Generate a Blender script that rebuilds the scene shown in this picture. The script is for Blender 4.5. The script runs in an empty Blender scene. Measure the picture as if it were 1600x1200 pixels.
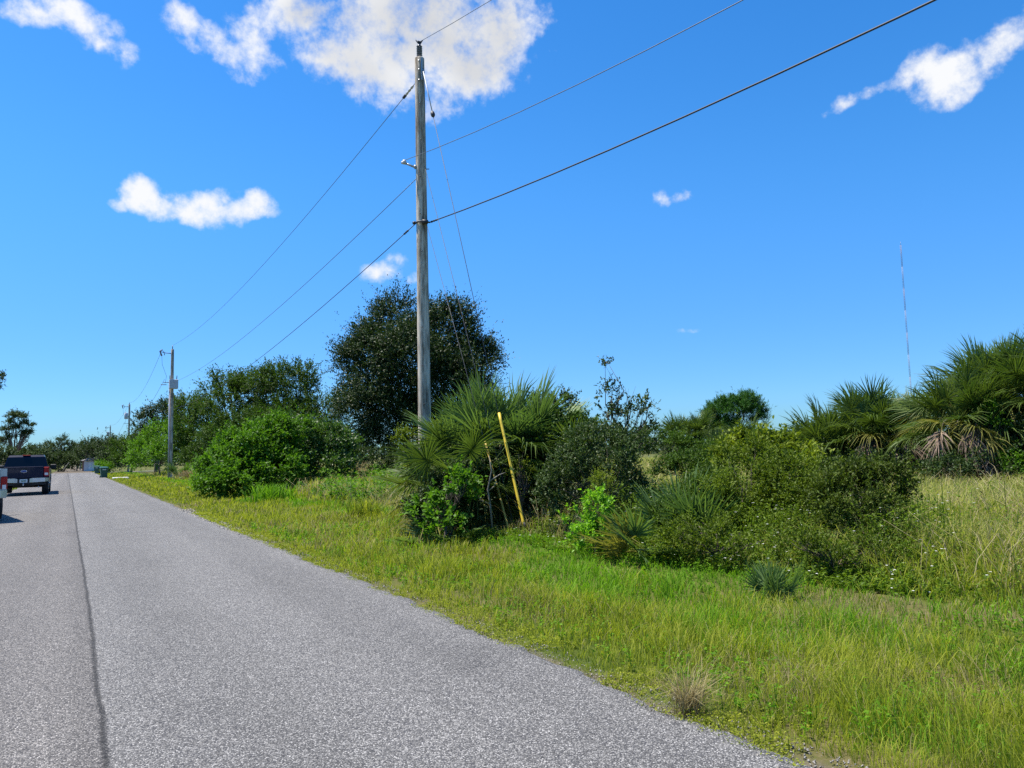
import bpy, math, random
import numpy as np
from mathutils import Vector, Matrix, Euler
C = bpy.context.scene
COL = C.collection
R = math.radians

# ------------------------------------------------------------------ camera
CAM_H = 1.45; FPX = 1200.0
ROLL, PITCH, YAW = R(1.4), R(5.151), R(29.793)
_fh = np.array([math.sin(YAW), math.cos(YAW), 0]); _rt = np.array([math.cos(YAW), -math.sin(YAW), 0]); _up = np.array([0, 0, 1.])
_fw = _fh*math.cos(PITCH)+_up*math.sin(PITCH); _u = _up*math.cos(PITCH)-_fh*math.sin(PITCH)
BX = math.cos(ROLL)*_rt-math.sin(ROLL)*_u; BY = math.sin(ROLL)*_rt+math.cos(ROLL)*_u; BZ = _fw
cam = bpy.data.objects.new('camera', bpy.data.cameras.new('camera')); COL.objects.link(cam)
m = Matrix(((BX[0], BY[0], -BZ[0], 0), (BX[1], BY[1], -BZ[1], 0), (BX[2], BY[2], -BZ[2], CAM_H), (0, 0, 0, 1)))
cam.matrix_world = m
cam.data.sensor_width = 36; cam.data.lens = 36*FPX/1600; cam.data.clip_end = 9000; cam.data.clip_start = .05
C.camera = cam
EYE = np.array([0, 0, CAM_H])

def ray(px, py): return BX*(px-800)/FPX+BY*(600-py)/FPX+BZ
def at(px, py, d): return EYE+ray(px, py)*d                     # point at forward depth d
def gnd(px, py):
    r = ray(px, py); return EYE+r*(-CAM_H/r[2])
def hgt(px, py, b):
    r = ray(px, py); t = math.hypot(b[0], b[1])/math.hypot(r[0], r[1]); return CAM_H+r[2]*t

# ------------------------------------------------------------------ light, sky
SUN_EL = R(67); SUN_AZ = R(-50)       # azimuth from +Y toward +X
sd = Vector((math.sin(SUN_AZ)*math.cos(SUN_EL), math.cos(SUN_AZ)*math.cos(SUN_EL), math.sin(SUN_EL)))
sun = bpy.data.objects.new('sun', bpy.data.lights.new('sun', 'SUN')); COL.objects.link(sun)
sun.data.energy = 5.0; sun.data.angle = R(.53); sun.data.color = (1, .94, .84)
sun.rotation_euler = (-sd).to_track_quat('-Z', 'Y').to_euler()
C.view_settings.view_transform = 'Standard'; C.view_settings.look = 'None'
C.view_settings.exposure = 0.78; C.view_settings.gamma = 1
C.cycles.max_bounces = 6; C.cycles.diffuse_bounces = 3; C.cycles.transmission_bounces = 4; C.cycles.transparent_max_bounces = 8
C.cycles.use_denoising = False

W = bpy.data.worlds.new('World'); C.world = W; W.use_nodes = True
nt = W.node_tree; nt.nodes.clear()
def N(t, typ, **k):
    n = t.nodes.new(typ)
    for a, v in k.items(): setattr(n, a, v)
    return n
def mth(t, op, a, b=None, c=None, clamp=False):
    n = t.nodes.new('ShaderNodeMath'); n.operation = op; n.use_clamp = clamp
    for i, v in enumerate((a, b, c)):
        if v is None: continue
        if isinstance(v, (int, float)): n.inputs[i].default_value = v
        else: t.links.new(v, n.inputs[i])
    return n.outputs[0]
def vdot(t, a, v):
    n = t.nodes.new('ShaderNodeVectorMath'); n.operation = 'DOT_PRODUCT'
    t.links.new(a, n.inputs[0]); n.inputs[1].default_value = tuple(v); return n.outputs['Value']
sky = N(nt, 'ShaderNodeTexSky', sky_type='NISHITA', sun_disc=False, sun_elevation=SUN_EL, sun_rotation=SUN_AZ)
sky.air_density = 1.0; sky.dust_density = 0.3; sky.ozone_density = 2.2
hs = N(nt, 'ShaderNodeHueSaturation'); hs.inputs['Saturation'].default_value = 1.36; hs.inputs['Value'].default_value = 1.0
nt.links.new(sky.outputs[0], hs.inputs['Color'])
tc = N(nt, 'ShaderNodeTexCoord'); D = tc.outputs['Generated']
def wnoise(scale, det, rough, off=(0, 0, 0)):
    mp = N(nt, 'ShaderNodeMapping'); mp.inputs['Location'].default_value = off; nt.links.new(D, mp.inputs[0])
    n = N(nt, 'ShaderNodeTexNoise'); n.inputs['Scale'].default_value = scale; n.inputs['Detail'].default_value = det; n.inputs['Roughness'].default_value = rough
    nt.links.new(mp.outputs[0], n.inputs['Vector']); return n.outputs['Fac'], n.outputs['Color']
# clouds: directions at infinity, (column,row,half width,half height,tilt deg,density)
CL = [(660,55,175,95,0,1.0),(565,100,95,62,25,1.0),(735,100,92,66,-20,.95),(703,168,38,26,-30,.7),(780,40,62,66,0,1.0),(490,20,60,32,0,.85),(620,130,60,40,0,.8),(470,12,75,28,0,.85),
      (275,25,50,30,35,.8),(330,66,70,34,28,.75),(395,50,50,50,10,.72),(400,98,42,30,10,.6),(300,80,30,16,30,.5),
      (45,14,70,26,0,.8),(118,18,66,30,6,.85),(188,80,30,26,20,.5),(152,62,22,18,40,.6),
      (234,305,34,31,20,.9),(322,322,62,30,6,1.0),(375,336,50,20,5,.95),(404,328,22,22,0,.8),(295,333,74,19,3,1.0),(345,336,80,17,2,1.0),(250,325,40,22,10,.9),(188,323,13,10,0,.4),
      (600,427,30,12,0,.62),(620,416,15,12,0,.6),(648,438,10,6,0,.4),
      (1572,62,78,36,-26,.95),(1485,112,66,38,-12,1.0),(1425,112,50,26,-18,.9),(1356,142,56,14,-14,.72),(1478,142,34,24,0,.8),(1545,118,50,14,-25,.5),(1600,40,40,30,-20,.8),
      (1028,319,17,14,0,.6),(1064,311,22,9,-8,.5),(1068,508,40,5,-3,.5)]
wf, wc = wnoise(9, 3, .5)
nf, _ = wnoise(17, 9, .62, (3.1, 1.7, .4))
n2, _ = wnoise(48, 6, .6, (1, 5, 2))
# warp direction a little so that outlines are not elliptical
sub = N(nt, 'ShaderNodeVectorMath', operation='SUBTRACT'); nt.links.new(wc, sub.inputs[0]); sub.inputs[1].default_value = (.5, .5, .5)
scl = N(nt, 'ShaderNodeVectorMath', operation='SCALE'); nt.links.new(sub.outputs[0], scl.inputs[0]); scl.inputs['Scale'].default_value = .045
add = N(nt, 'ShaderNodeVectorMath', operation='ADD'); nt.links.new(D, add.inputs[0]); nt.links.new(scl.outputs[0], add.inputs[1])
wd = add.outputs[0]
acc = None; big = None
for i, (px, py, a, b, rot, dens) in enumerate(CL):
    c = ray(px, py); c /= np.linalg.norm(c)
    r_ = np.cross(c, _up); r_ /= np.linalg.norm(r_); u_ = np.cross(r_, c)
    th = R(-rot)-ROLL*-1
    e1 = math.cos(th)*r_+math.sin(th)*u_; e2 = -math.sin(th)*r_+math.cos(th)*u_
    k = 1/np.linalg.norm(ray(px, py))
    k2 = k  # angular size shrinks away from the axis
    qa = vdot(nt, wd, e1/(a/FPX*k2*1.12)); qb = vdot(nt, wd, e2/(b/FPX*k2*1.12))
    off = -float(np.dot(c, e1)), 0
    s = mth(nt, 'ADD', mth(nt, 'MULTIPLY', qa, qa), mth(nt, 'MULTIPLY', qb, qb))
    v = mth(nt, 'MULTIPLY', mth(nt, 'SUBTRACT', 1.0, s), dens)
    acc = v if acc is None else mth(nt, 'SMOOTH_MAX', acc, v, .15)
    if i == 6: big = acc
nm = mth(nt, 'MULTIPLY', mth(nt, 'SUBTRACT', nf, .5), 2.9)
nm2 = mth(nt, 'MULTIPLY', mth(nt, 'SUBTRACT', n2, .5), 1.5)
lim = mth(nt, 'MAXIMUM', acc, -1.2)
den = mth(nt, 'ADD', mth(nt, 'ADD', lim, nm), nm2)
mr = N(nt, 'ShaderNodeMapRange', interpolation_type='SMOOTHSTEP'); nt.links.new(den, mr.inputs['Value'])
mr.inputs['From Min'].default_value = .02; mr.inputs['From Max'].default_value = 1.22
# grey interior of the thick cloud
sh, _ = wnoise(6, 4, .5, (7, 2, 9))
g = N(nt, 'ShaderNodeMapRange', interpolation_type='SMOOTHSTEP'); nt.links.new(mth(nt, 'ADD', big, mth(nt, 'MULTIPLY', mth(nt, 'SUBTRACT', sh, .5), 2.2)), g.inputs['Value'])
g.inputs['From Min'].default_value = .1; g.inputs['From Max'].default_value = 1.5
cr = N(nt, 'ShaderNodeMix', data_type='RGBA'); nt.links.new(g.outputs[0], cr.inputs['Factor'])
cr.inputs['A'].default_value = (.93, .945, .97, 1); cr.inputs['B'].default_value = (.60, .62, .66, 1)
bg1 = N(nt, 'ShaderNodeBackground'); szz = N(nt, 'ShaderNodeSeparateXYZ'); nt.links.new(D, szz.inputs[0])
hz = N(nt, 'ShaderNodeMapRange', interpolation_type='SMOOTHERSTEP'); nt.links.new(szz.outputs[2], hz.inputs['Value']); hz.inputs['From Min'].default_value = -.05; hz.inputs['From Max'].default_value = .42
tn = N(nt, 'ShaderNodeMix', data_type='RGBA'); nt.links.new(hz.outputs[0], tn.inputs['Factor']); tn.inputs['A'].default_value = (.36, .66, 1.12, 1); tn.inputs['B'].default_value = (.92, 1.22, 1.40, 1)
mlt = N(nt, 'ShaderNodeMix', data_type='RGBA', blend_type='MULTIPLY'); mlt.inputs['Factor'].default_value = 1; nt.links.new(hs.outputs[0], mlt.inputs['A']); nt.links.new(tn.outputs['Result'], mlt.inputs['B'])
nt.links.new(mlt.outputs['Result'], bg1.inputs[0]); bg1.inputs[1].default_value = .088
bg2 = N(nt, 'ShaderNodeBackground'); nt.links.new(cr.outputs['Result'], bg2.inputs[0]); bg2.inputs[1].default_value = .60
mx = N(nt, 'ShaderNodeMixShader'); nt.links.new(mr.outputs[0], mx.inputs[0]); nt.links.new(bg1.outputs[0], mx.inputs[1]); nt.links.new(bg2.outputs[0], mx.inputs[2])
wo = N(nt, 'ShaderNodeOutputWorld'); nt.links.new(mx.outputs[0], wo.inputs[0])

# ------------------------------------------------------------------ helpers
def tag(o, label=None, cat=None, group=None, kind=None):
    if label: o['label'] = label
    if cat: o['category'] = cat
    if group: o['group'] = group
    if kind: o['kind'] = kind
    return o
def empty(name, loc, rz=0):
    o = bpy.data.objects.new(name, None); COL.objects.link(o); o.location = loc; o.rotation_euler = (0, 0, rz); o.empty_display_size = .2
    return o
def link(name, me, parent=None):
    o = bpy.data.objects.new(name, me); COL.objects.link(o)
    if parent is not None: o.parent = parent
    return o
def np_mesh(name, V, F4=None, F3=None, mat=None, tint=None, smooth=False):
    me = bpy.data.meshes.new(name)
    V = np.asarray(V, np.float32); me.vertices.add(len(V)); me.vertices.foreach_set('co', V.ravel())
    idx = []; st = []; n = 0
    if F4 is not None and len(F4):
        F4 = np.asarray(F4, np.int32); idx.append(F4.ravel()); st.append(np.arange(len(F4))*4); n += len(F4)*4
    if F3 is not None and len(F3):
        F3 = np.asarray(F3, np.int32); idx.append(F3.ravel()); st.append(n+np.arange(len(F3))*3)
    idx = np.concatenate(idx).astype(np.int32); st = np.concatenate(st).astype(np.int32)
    me.loops.add(len(idx)); me.loops.foreach_set('vertex_index', idx)
    me.polygons.add(len(st)); me.polygons.foreach_set('loop_start', st)
    me.update(calc_edges=True)
    if tint is not None:
        a = me.attributes.new('tint', 'FLOAT', 'POINT'); a.data.foreach_set('value', np.asarray(tint, np.float32))
    if smooth: me.polygons.foreach_set('use_smooth', np.ones(len(st), bool))
    if mat: me.materials.append(mat)
    return me

class MB:
    """collects shapes and links them as ONE mesh object"""
    def __init__(s): s.v = []; s.f = []; s.sm = []; s.mi = []
    def add(s, V, F, smooth=False, mi=0):
        b = len(s.v); s.v += [tuple(map(float, p)) for p in V]; s.f += [tuple(b+i for i in f) for f in F]; s.sm += [smooth]*len(F); s.mi += [mi]*len(F)
    def box(s, x0, x1, y0, y1, z0, z1, bev=0, mi=0):
        if bev <= 0:
            V = [(x, y, z) for z in (z0, z1) for (x, y) in ((x0, y0), (x1, y0), (x1, y1), (x0, y1))]
            F = [(3, 2, 1, 0), (4, 5, 6, 7), (0, 1, 5, 4), (1, 2, 6, 5), (2, 3, 7, 6), (3, 0, 4, 7)]
            s.add(V, F, False, mi); return
        b = bev
        rings = []
        for z, i in ((z0, b), (z0+b, 0), (z1-b, 0), (z1, b)):
            X0, X1, Y0, Y1 = x0+i, x1-i, y0+i, y1-i
            rings.append([(X0+b, Y0, z), (X1-b, Y0, z), (X1, Y0+b, z), (X1, Y1-b, z), (X1-b, Y1, z), (X0+b, Y1, z), (X0, Y1-b, z), (X0, Y0+b, z)])
        s.loft(rings, mi=mi)
    def loft(s, rings, smooth=False, cap=True, mi=0):
        n = len(rings[0]); V = [p for r in rings for p in r]; F = []
        for k in range(len(rings)-1):
            for i in range(n):
                j = (i+1) % n; F.append((k*n+i, k*n+j, (k+1)*n+j, (k+1)*n+i))
        if cap: F.append(tuple(range(n))[::-1]); F.append(tuple((len(rings)-1)*n+i for i in range(n)))
        s.add(V, F, smooth, mi)
    def tube(s, pts, rad, n=8, smooth=True, cap=True, mi=0):
        pts = [np.array(p, float) for p in pts]
        if not hasattr(rad, '__len__'): rad = [rad]*len(pts)
        rings = []; ref = None
        for i, p in enumerate(pts):
            d = pts[min(i+1, len(pts)-1)]-pts[max(i-1, 0)]; d = d/(np.linalg.norm(d)+1e-9)
            if ref is None:
                ref = np.cross(d, (0, 0, 1)) if abs(d[2]) < .9 else np.cross(d, (1, 0, 0))
            a = ref-d*np.dot(ref, d); a /= np.linalg.norm(a)+1e-9; ref = a; b = np.cross(d, a)
            rings.append([p+rad[i]*(math.cos(t)*a+math.sin(t)*b) for t in np.linspace(0, 2*math.pi, n, endpoint=False)])
        s.loft(rings, smooth, cap, mi)
    def cyl(s, a, b, r0, r1=None, n=16, mi=0): s.tube([a, b], [r0, r0 if r1 is None else r1], n, True, True, mi)
    def build(s, name, mat, parent=None):
        me = bpy.data.meshes.new(name); me.from_pydata(s.v, [], s.f)
        for k in (mat if isinstance(mat, (list, tuple)) else [mat]): me.materials.append(k)
        me.polygons.foreach_set('use_smooth', s.sm); me.polygons.foreach_set('material_index', s.mi); me.update()
        return link(name, me, parent)

# ------------------------------------------------------------------ materials
MATS = {}
def newmat(name):
    m = bpy.data.materials.new(name); m.use_nodes = True; t = m.node_tree; t.nodes.clear()
    o = N(t, 'ShaderNodeOutputMaterial'); p = N(t, 'ShaderNodeBsdfPrincipled'); t.links.new(p.outputs[0], o.inputs[0])
    return m, t, p, o
def simple(name, col, rough=.6, metal=0, var=.12, scale=6, bump=.0, spec=.5, coat=0, stretch=None, grime=None):
    if name in MATS: return MATS[name]
    m, t, p, o = newmat(name)
    tcn = N(t, 'ShaderNodeTexCoord'); mp = N(t, 'ShaderNodeMapping'); t.links.new(tcn.outputs['Object'], mp.inputs[0])
    if stretch: mp.inputs['Scale'].default_value = stretch
    n = N(t, 'ShaderNodeTexNoise'); n.inputs['Scale'].default_value = scale; n.inputs['Detail'].default_value = 6; t.links.new(mp.outputs[0], n.inputs[0])
    mixn = N(t, 'ShaderNodeMix', data_type='RGBA'); t.links.new(n.outputs[0], mixn.inputs['Factor'])
    mixn.inputs['A'].default_value = tuple(c*(1-var*2) for c in col)+(1,); mixn.inputs['B'].default_value = tuple(min(1, c*(1+var*2)) for c in col)+(1,)
    t.links.new(mixn.outputs['Result'], p.inputs['Base Color'])
    p.inputs['Roughness'].default_value = rough; p.inputs['Metallic'].default_value = metal; p.inputs['Specular IOR Level'].default_value = spec
    if coat: p.inputs['Coat Weight'].default_value = coat; p.inputs['Coat Roughness'].default_value = .04
    if bump:
        b = N(t, 'ShaderNodeBump'); b.inputs['Strength'].default_value = bump; b.inputs['Distance'].default_value = .01
        t.links.new(n.outputs[0], b.inputs['Height']); t.links.new(b.outputs[0], p.inputs['Normal'])
    MATS[name] = m; return m

def leafmat(name, dark, light, trans=.3, rough=.5, tcol=None, spec=.4):
    """leaf or blade colour runs from dark to light with the mesh attribute 'tint'"""
    if name in MATS: return MATS[name]
    m, t, p, o = newmat(name)
    a = N(t, 'ShaderNodeAttribute', attribute_name='tint')
    oi = N(t, 'ShaderNodeObjectInfo')
    v = mth(t, 'ADD', a.outputs['Fac'], mth(t, 'MULTIPLY', mth(t, 'SUBTRACT', oi.outputs['Random'], .5), .3), clamp=True)
    cr = N(t, 'ShaderNodeMix', data_type='RGBA'); t.links.new(v, cr.inputs['Factor'])
    cr.inputs['A'].default_value = tuple(dark)+(1,); cr.inputs['B'].default_value = tuple(light)+(1,)
    t.links.new(cr.outputs['Result'], p.inputs['Base Color']); p.inputs['Roughness'].default_value = rough
    p.inputs['Specular IOR Level'].default_value = spec
    tr = N(t, 'ShaderNodeBsdfTranslucent'); mixs = N(t, 'ShaderNodeMixShader'); mixs.inputs[0].default_value = trans
    g = N(t, 'ShaderNodeMix', data_type='RGBA', blend_type='MULTIPLY'); g.inputs['Factor'].default_value = 1
    t.links.new(cr.outputs['Result'], g.inputs['A']); g.inputs['B'].default_value = (1.5, 1.6, .7, 1) if tcol is None else tcol
    t.links.new(g.outputs['Result'], tr.inputs[0]); t.links.new(p.outputs[0], mixs.inputs[1]); t.links.new(tr.outputs[0], mixs.inputs[2])
    t.links.new(mixs.outputs[0], o.inputs[0]); MATS[name] = m; return m

def ramp(t, fac, stops):
    r = N(t, 'ShaderNodeValToRGB'); e = r.color_ramp.elements
    while len(e) < len(stops): e.new(.5)
    for k, (pos, col) in enumerate(stops): e[k].position = pos; e[k].color = tuple(col)+(1,)
    t.links.new(fac, r.inputs[0]); return r.outputs[0]

def road_mat():
    m, t, p, o = newmat('chip_seal_asphalt')
    g = N(t, 'ShaderNodeNewGeometry'); P = g.outputs['Position']
    sep = N(t, 'ShaderNodeSeparateXYZ'); t.links.new(P, sep.inputs[0]); X, Y = sep.outputs[0], sep.outputs[1]
    def noi(s, d, r=.5, off=None, sc=None):
        mp = N(t, 'ShaderNodeMapping'); t.links.new(P, mp.inputs[0])
        if off: mp.inputs['Location'].default_value = off
        if sc: mp.inputs['Scale'].default_value = sc
        n = N(t, 'ShaderNodeTexNoise'); n.inputs['Scale'].default_value = s; n.inputs['Detail'].default_value = d; n.inputs['Roughness'].default_value = r
        t.links.new(mp.outputs[0], n.inputs[0]); return n.outputs[0]
    vo = N(t, 'ShaderNodeTexVoronoi'); vo.inputs['Scale'].default_value = 135; t.links.new(P, vo.inputs['Vector'])
    sc_ = N(t, 'ShaderNodeSeparateColor'); t.links.new(vo.outputs['Color'], sc_.inputs[0])
    chip = ramp(t, sc_.outputs[0], [(0, (.045, .043, .039)), (.35, (.12, .115, .104)), (.7, (.225, .216, .197)), (.92, (.36, .345, .317)), (1, (.56, .54, .50))])
    # dark binder between the chips
    gap = N(t, 'ShaderNodeMapRange'); t.links.new(vo.outputs['Distance'], gap.inputs['Value']); gap.inputs['From Min'].default_value = .35; gap.inputs['From Max'].default_value = .8
    mixg = N(t, 'ShaderNodeMix', data_type='RGBA'); t.links.new(gap.outputs[0], mixg.inputs['Factor']); t.links.new(chip, mixg.inputs['A']); mixg.inputs['B'].default_value = (.05, .049, .052, 1)
    # patches of wear, elongated along the road
    n1 = noi(1.1, 5, .55, sc=(1, .35, 1)); n2 = noi(.25, 4, .5, (5, 2, 0), (1.4, .3, 1)); n3 = noi(9, 4)
    trk = mth(t, 'MULTIPLY', mth(t, 'SINE', mth(t, 'ADD', mth(t, 'MULTIPLY', X, 4.4), mth(t, 'MULTIPLY', noi(.3, 3, .5, (4, 4, 4)), 2.0))), mth(t, 'MULTIPLY', noi(.5, 3, .5, (1, 9, 0), (1, .15, 1)), .11))
    st = N(t, 'ShaderNodeMapRange', interpolation_type='SMOOTHSTEP'); t.links.new(noi(.8, 6, .65, (8, 1, 0), (1, .6, 1)), st.inputs['Value']); st.inputs['From Min'].default_value = .56; st.inputs['From Max'].default_value = .72; st.inputs['To Min'].default_value = 0; st.inputs['To Max'].default_value = -.14
    lum = mth(t, 'ADD', mth(t, 'ADD', .64, mth(t, 'ADD', trk, st.outputs[0])), mth(t, 'ADD', mth(t, 'MULTIPLY', n1, .30), mth(t, 'ADD', mth(t, 'MULTIPLY', n2, .26), mth(t, 'MULTIPLY', n3, .14))))
    # joint between the lanes wanders with distance
    wob = mth(t, 'MULTIPLY', mth(t, 'SUBTRACT', noi(.9, 5, .6, (0, 0, 3), (0, 1, 0)), .5), .055)
    ctr = mth(t, 'ADD', mth(t, 'ADD', .17, mth(t, 'MULTIPLY', mth(t, 'MAXIMUM', mth(t, 'SUBTRACT', Y, 10), 0), -.0055)), wob)
    dx = mth(t, 'SUBTRACT', X, ctr)
    ln = N(t, 'ShaderNodeMapRange', interpolation_type='SMOOTHSTEP'); t.links.new(mth(t, 'ADD', mth(t, 'ABSOLUTE', dx), mth(t, 'MULTIPLY', mth(t, 'SUBTRACT', noi(45, 5, .75), .5), .05)), ln.inputs['Value'])
    ln.inputs['From Min'].default_value = .004; ln.inputs['From Max'].default_value = .026; ln.inputs['To Min'].default_value = .33; ln.inputs['To Max'].default_value = 1
    left = N(t, 'ShaderNodeMapRange', interpolation_type='SMOOTHSTEP'); t.links.new(dx, left.inputs['Value']); left.inputs['From Min'].default_value = -.02; left.inputs['From Max'].default_value = .03
    # the joint has a worn dark band on its left and a pale strip on its right
    bl = N(t, 'ShaderNodeMapRange', interpolation_type='SMOOTHSTEP'); t.links.new(dx, bl.inputs['Value']); bl.inputs['From Min'].default_value = -.32; bl.inputs['From Max'].default_value = -.02; bl.inputs['To Min'].default_value = 1; bl.inputs['To Max'].default_value = .80
    lt = N(t, 'ShaderNodeMix', data_type='FLOAT'); t.links.new(left.outputs[0], lt.inputs[0]); t.links.new(bl.outputs[0], lt.inputs['A']); lt.inputs['B'].default_value = 1.05
    lum = mth(t, 'MULTIPLY', mth(t, 'MULTIPLY', lum, ln.outputs[0]), lt.outputs['Result'] if 'Result' in lt.outputs else lt.outputs[0])
    ton = N(t, 'ShaderNodeMix', data_type='RGBA'); t.links.new(left.outputs[0], ton.inputs['Factor']); ton.inputs['A'].default_value = (1.02, .99, .98, 1); ton.inputs['B'].default_value = (1.0, 1.0, 1.01, 1)
    mm = N(t, 'ShaderNodeMix', data_type='RGBA', blend_type='MULTIPLY'); mm.inputs['Factor'].default_value = 1; t.links.new(mixg.outputs['Result'], mm.inputs['A']); t.links.new(ton.outputs['Result'], mm.inputs['B'])
    fin = N(t, 'ShaderNodeVectorMath', operation='SCALE'); t.links.new(mm.outputs['Result'], fin.inputs[0]); t.links.new(lum, fin.inputs['Scale'])
    t.links.new(fin.outputs[0], p.inputs['Base Color']); p.inputs['Roughness'].default_value = .85; p.inputs['Specular IOR Level'].default_value = .3
    b = N(t, 'ShaderNodeBump', invert=True); b.inputs['Strength'].default_value = .75; b.inputs['Distance'].default_value = .006
    t.links.new(vo.outputs['Distance'], b.inputs['Height']); t.links.new(b.outputs[0], p.inputs['Normal'])
    return m
def ground_mat():
    m, t, p, o = newmat('field_soil')
    g = N(t, 'ShaderNodeNewGeometry'); P = g.outputs['Position']
    def noi(s, d, r=.5, off=(0, 0, 0)):
        mp = N(t, 'ShaderNodeMapping'); t.links.new(P, mp.inputs[0]); mp.inputs['Location'].default_value = off
        n = N(t, 'ShaderNodeTexNoise'); n.inputs['Scale'].default_value = s; n.inputs['Detail'].default_value = d; n.inputs['Roughness'].default_value = r
        t.links.new(mp.outputs[0], n.inputs[0]); return n.outputs[0]
    base = ramp(t, mth(t, 'ADD', mth(t, 'MULTIPLY', noi(.7, 6), .6), mth(t, 'MULTIPLY', noi(14, 6, .7, (3, 3, 3)), .4)),
                [(.3, (.045, .07, .010)), (.46, (.075, .10, .016)), (.54, (.11, .10, .035)), (.66, (.17, .14, .07))])
    sep = N(t, 'ShaderNodeSeparateXYZ'); t.links.new(P, sep.inputs[0])
    ax = mth(t, 'ADD', mth(t, 'ABSOLUTE', sep.outputs[0]), mth(t, 'MULTIPLY', mth(t, 'SUBTRACT', noi(3, 5, .6, (9, 0, 0)), .5), .5))
    e = N(t, 'ShaderNodeMapRange', interpolation_type='SMOOTHSTEP'); t.links.new(ax, e.inputs['Value']); e.inputs['From Min'].default_value = 2.9; e.inputs['From Max'].default_value = 3.12
    dirt = ramp(t, noi(40, 6, .7), [(.3, (.07, .055, .04)), (.6, (.16, .135, .10)), (.8, (.26, .24, .21))])
    mx = N(t, 'ShaderNodeMix', data_type='RGBA'); t.links.new(e.outputs[0], mx.inputs['Factor']); t.links.new(dirt, mx.inputs['A']); t.links.new(base, mx.inputs['B'])
    t.links.new(mx.outputs['Result'], p.inputs['Base Color']); p.inputs['Roughness'].default_value = .95; p.inputs['Specular IOR Level'].default_value = .1
    b = N(t, 'ShaderNodeBump'); b.inputs['Strength'].default_value = .6; b.inputs['Distance'].default_value = .03; t.links.new(noi(30, 6, .7), b.inputs['Height']); t.links.new(b.outputs[0], p.inputs['Normal'])
    return m
def wood_mat(name, a, b_, dark):
    m, t, p, o = newmat(name)
    tcn = N(t, 'ShaderNodeTexCoord')
    def noi(s, d, sc, r=.6):
        mp = N(t, 'ShaderNodeMapping'); t.links.new(tcn.outputs['Object'], mp.inputs[0]); mp.inputs['Scale'].default_value = sc
        n = N(t, 'ShaderNodeTexNoise'); n.inputs['Scale'].default_value = s; n.inputs['Detail'].default_value = d; n.inputs['Roughness'].default_value = r
        t.links.new(mp.outputs[0], n.inputs[0]); return n.outputs[0]
    g1 = noi(10, 7, (1, 1, .09), .75); g2 = noi(3, 6, (1, 1, .35)); g3 = noi(30, 5, (1, 1, .035), .65)
    c = ramp(t, mth(t, 'ADD', mth(t, 'MULTIPLY', g1, .6), mth(t, 'MULTIPLY', g2, .4)), [(.40, dark), (.47, a), (.56, b_)])
    crack = N(t, 'ShaderNodeMapRange'); t.links.new(g3, crack.inputs['Value']); crack.inputs['From Min'].default_value = .36; crack.inputs['From Max'].default_value = .46; crack.inputs['To Min'].default_value = .35
    v = N(t, 'ShaderNodeTexVoronoi'); mpv = N(t, 'ShaderNodeMapping'); t.links.new(tcn.outputs['Object'], mpv.inputs[0]); mpv.inputs['Scale'].default_value = (3, 3, 1.1); t.links.new(mpv.outputs[0], v.inputs['Vector']); v.inputs['Scale'].default_value = 1
    kn = N(t, 'ShaderNodeMapRange'); t.links.new(v.outputs['Distance'], kn.inputs['Value']); kn.inputs['From Min'].default_value = .05; kn.inputs['From Max'].default_value = .12; kn.inputs['To Min'].default_value = .4
    s = N(t, 'ShaderNodeVectorMath', operation='SCALE'); t.links.new(c, s.inputs[0]); t.links.new(mth(t, 'MULTIPLY', crack.outputs[0], kn.outputs[0]), s.inputs['Scale'])
    t.links.new(s.outputs[0], p.inputs['Base Color']); p.inputs['Roughness'].default_value = .85; p.inputs['Specular IOR Level'].default_value = .2
    b = N(t, 'ShaderNodeBump'); b.inputs['Strength'].default_value = .8; b.inputs['Distance'].default_value = .01; t.links.new(mth(t, 'MULTIPLY', g1, crack.outputs[0]), b.inputs['Height']); t.links.new(b.outputs[0], p.inputs['Normal'])
    return m
M_road = road_mat(); M_ground = ground_mat()
M_pole = wood_mat('weathered_grey_wood', (.31, .26, .20), (.60, .53, .43), (.10, .078, .055))
M_bark = simple('bark', (.10, .08, .06), .95, var=.3, scale=20, bump=.8)
M_palebark = simple('pale_bark', (.28, .25, .2), .9, var=.25, scale=20, bump=.5)
M_pinebark = simple('pine_bark', (.16, .11, .08), .95, var=.3, scale=12, bump=.8)
M_steel = simple('galvanised_steel', (.38, .39, .4), .45, .7, var=.1)
M_darkmetal = simple('dark_hardware', (.035, .035, .04), .55, .2)
M_wire = simple('weathered_cable', (.03, .032, .04), .6)
M_alu = simple('bare_conductor', (.12, .13, .15), .5, .4)
M_insul = simple('grey_insulator', (.14, .15, .19), .35)
M_paleins = simple('pale_fibreglass', (.5, .5, .52), .5)
M_yellow = simple('yellow_plastic', (.66, .47, .03), .5, var=.10, scale=2.5)
M_yellow2 = simple('faded_yellow_plastic', (.50, .34, .06), .6, var=.22, scale=3)

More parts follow.
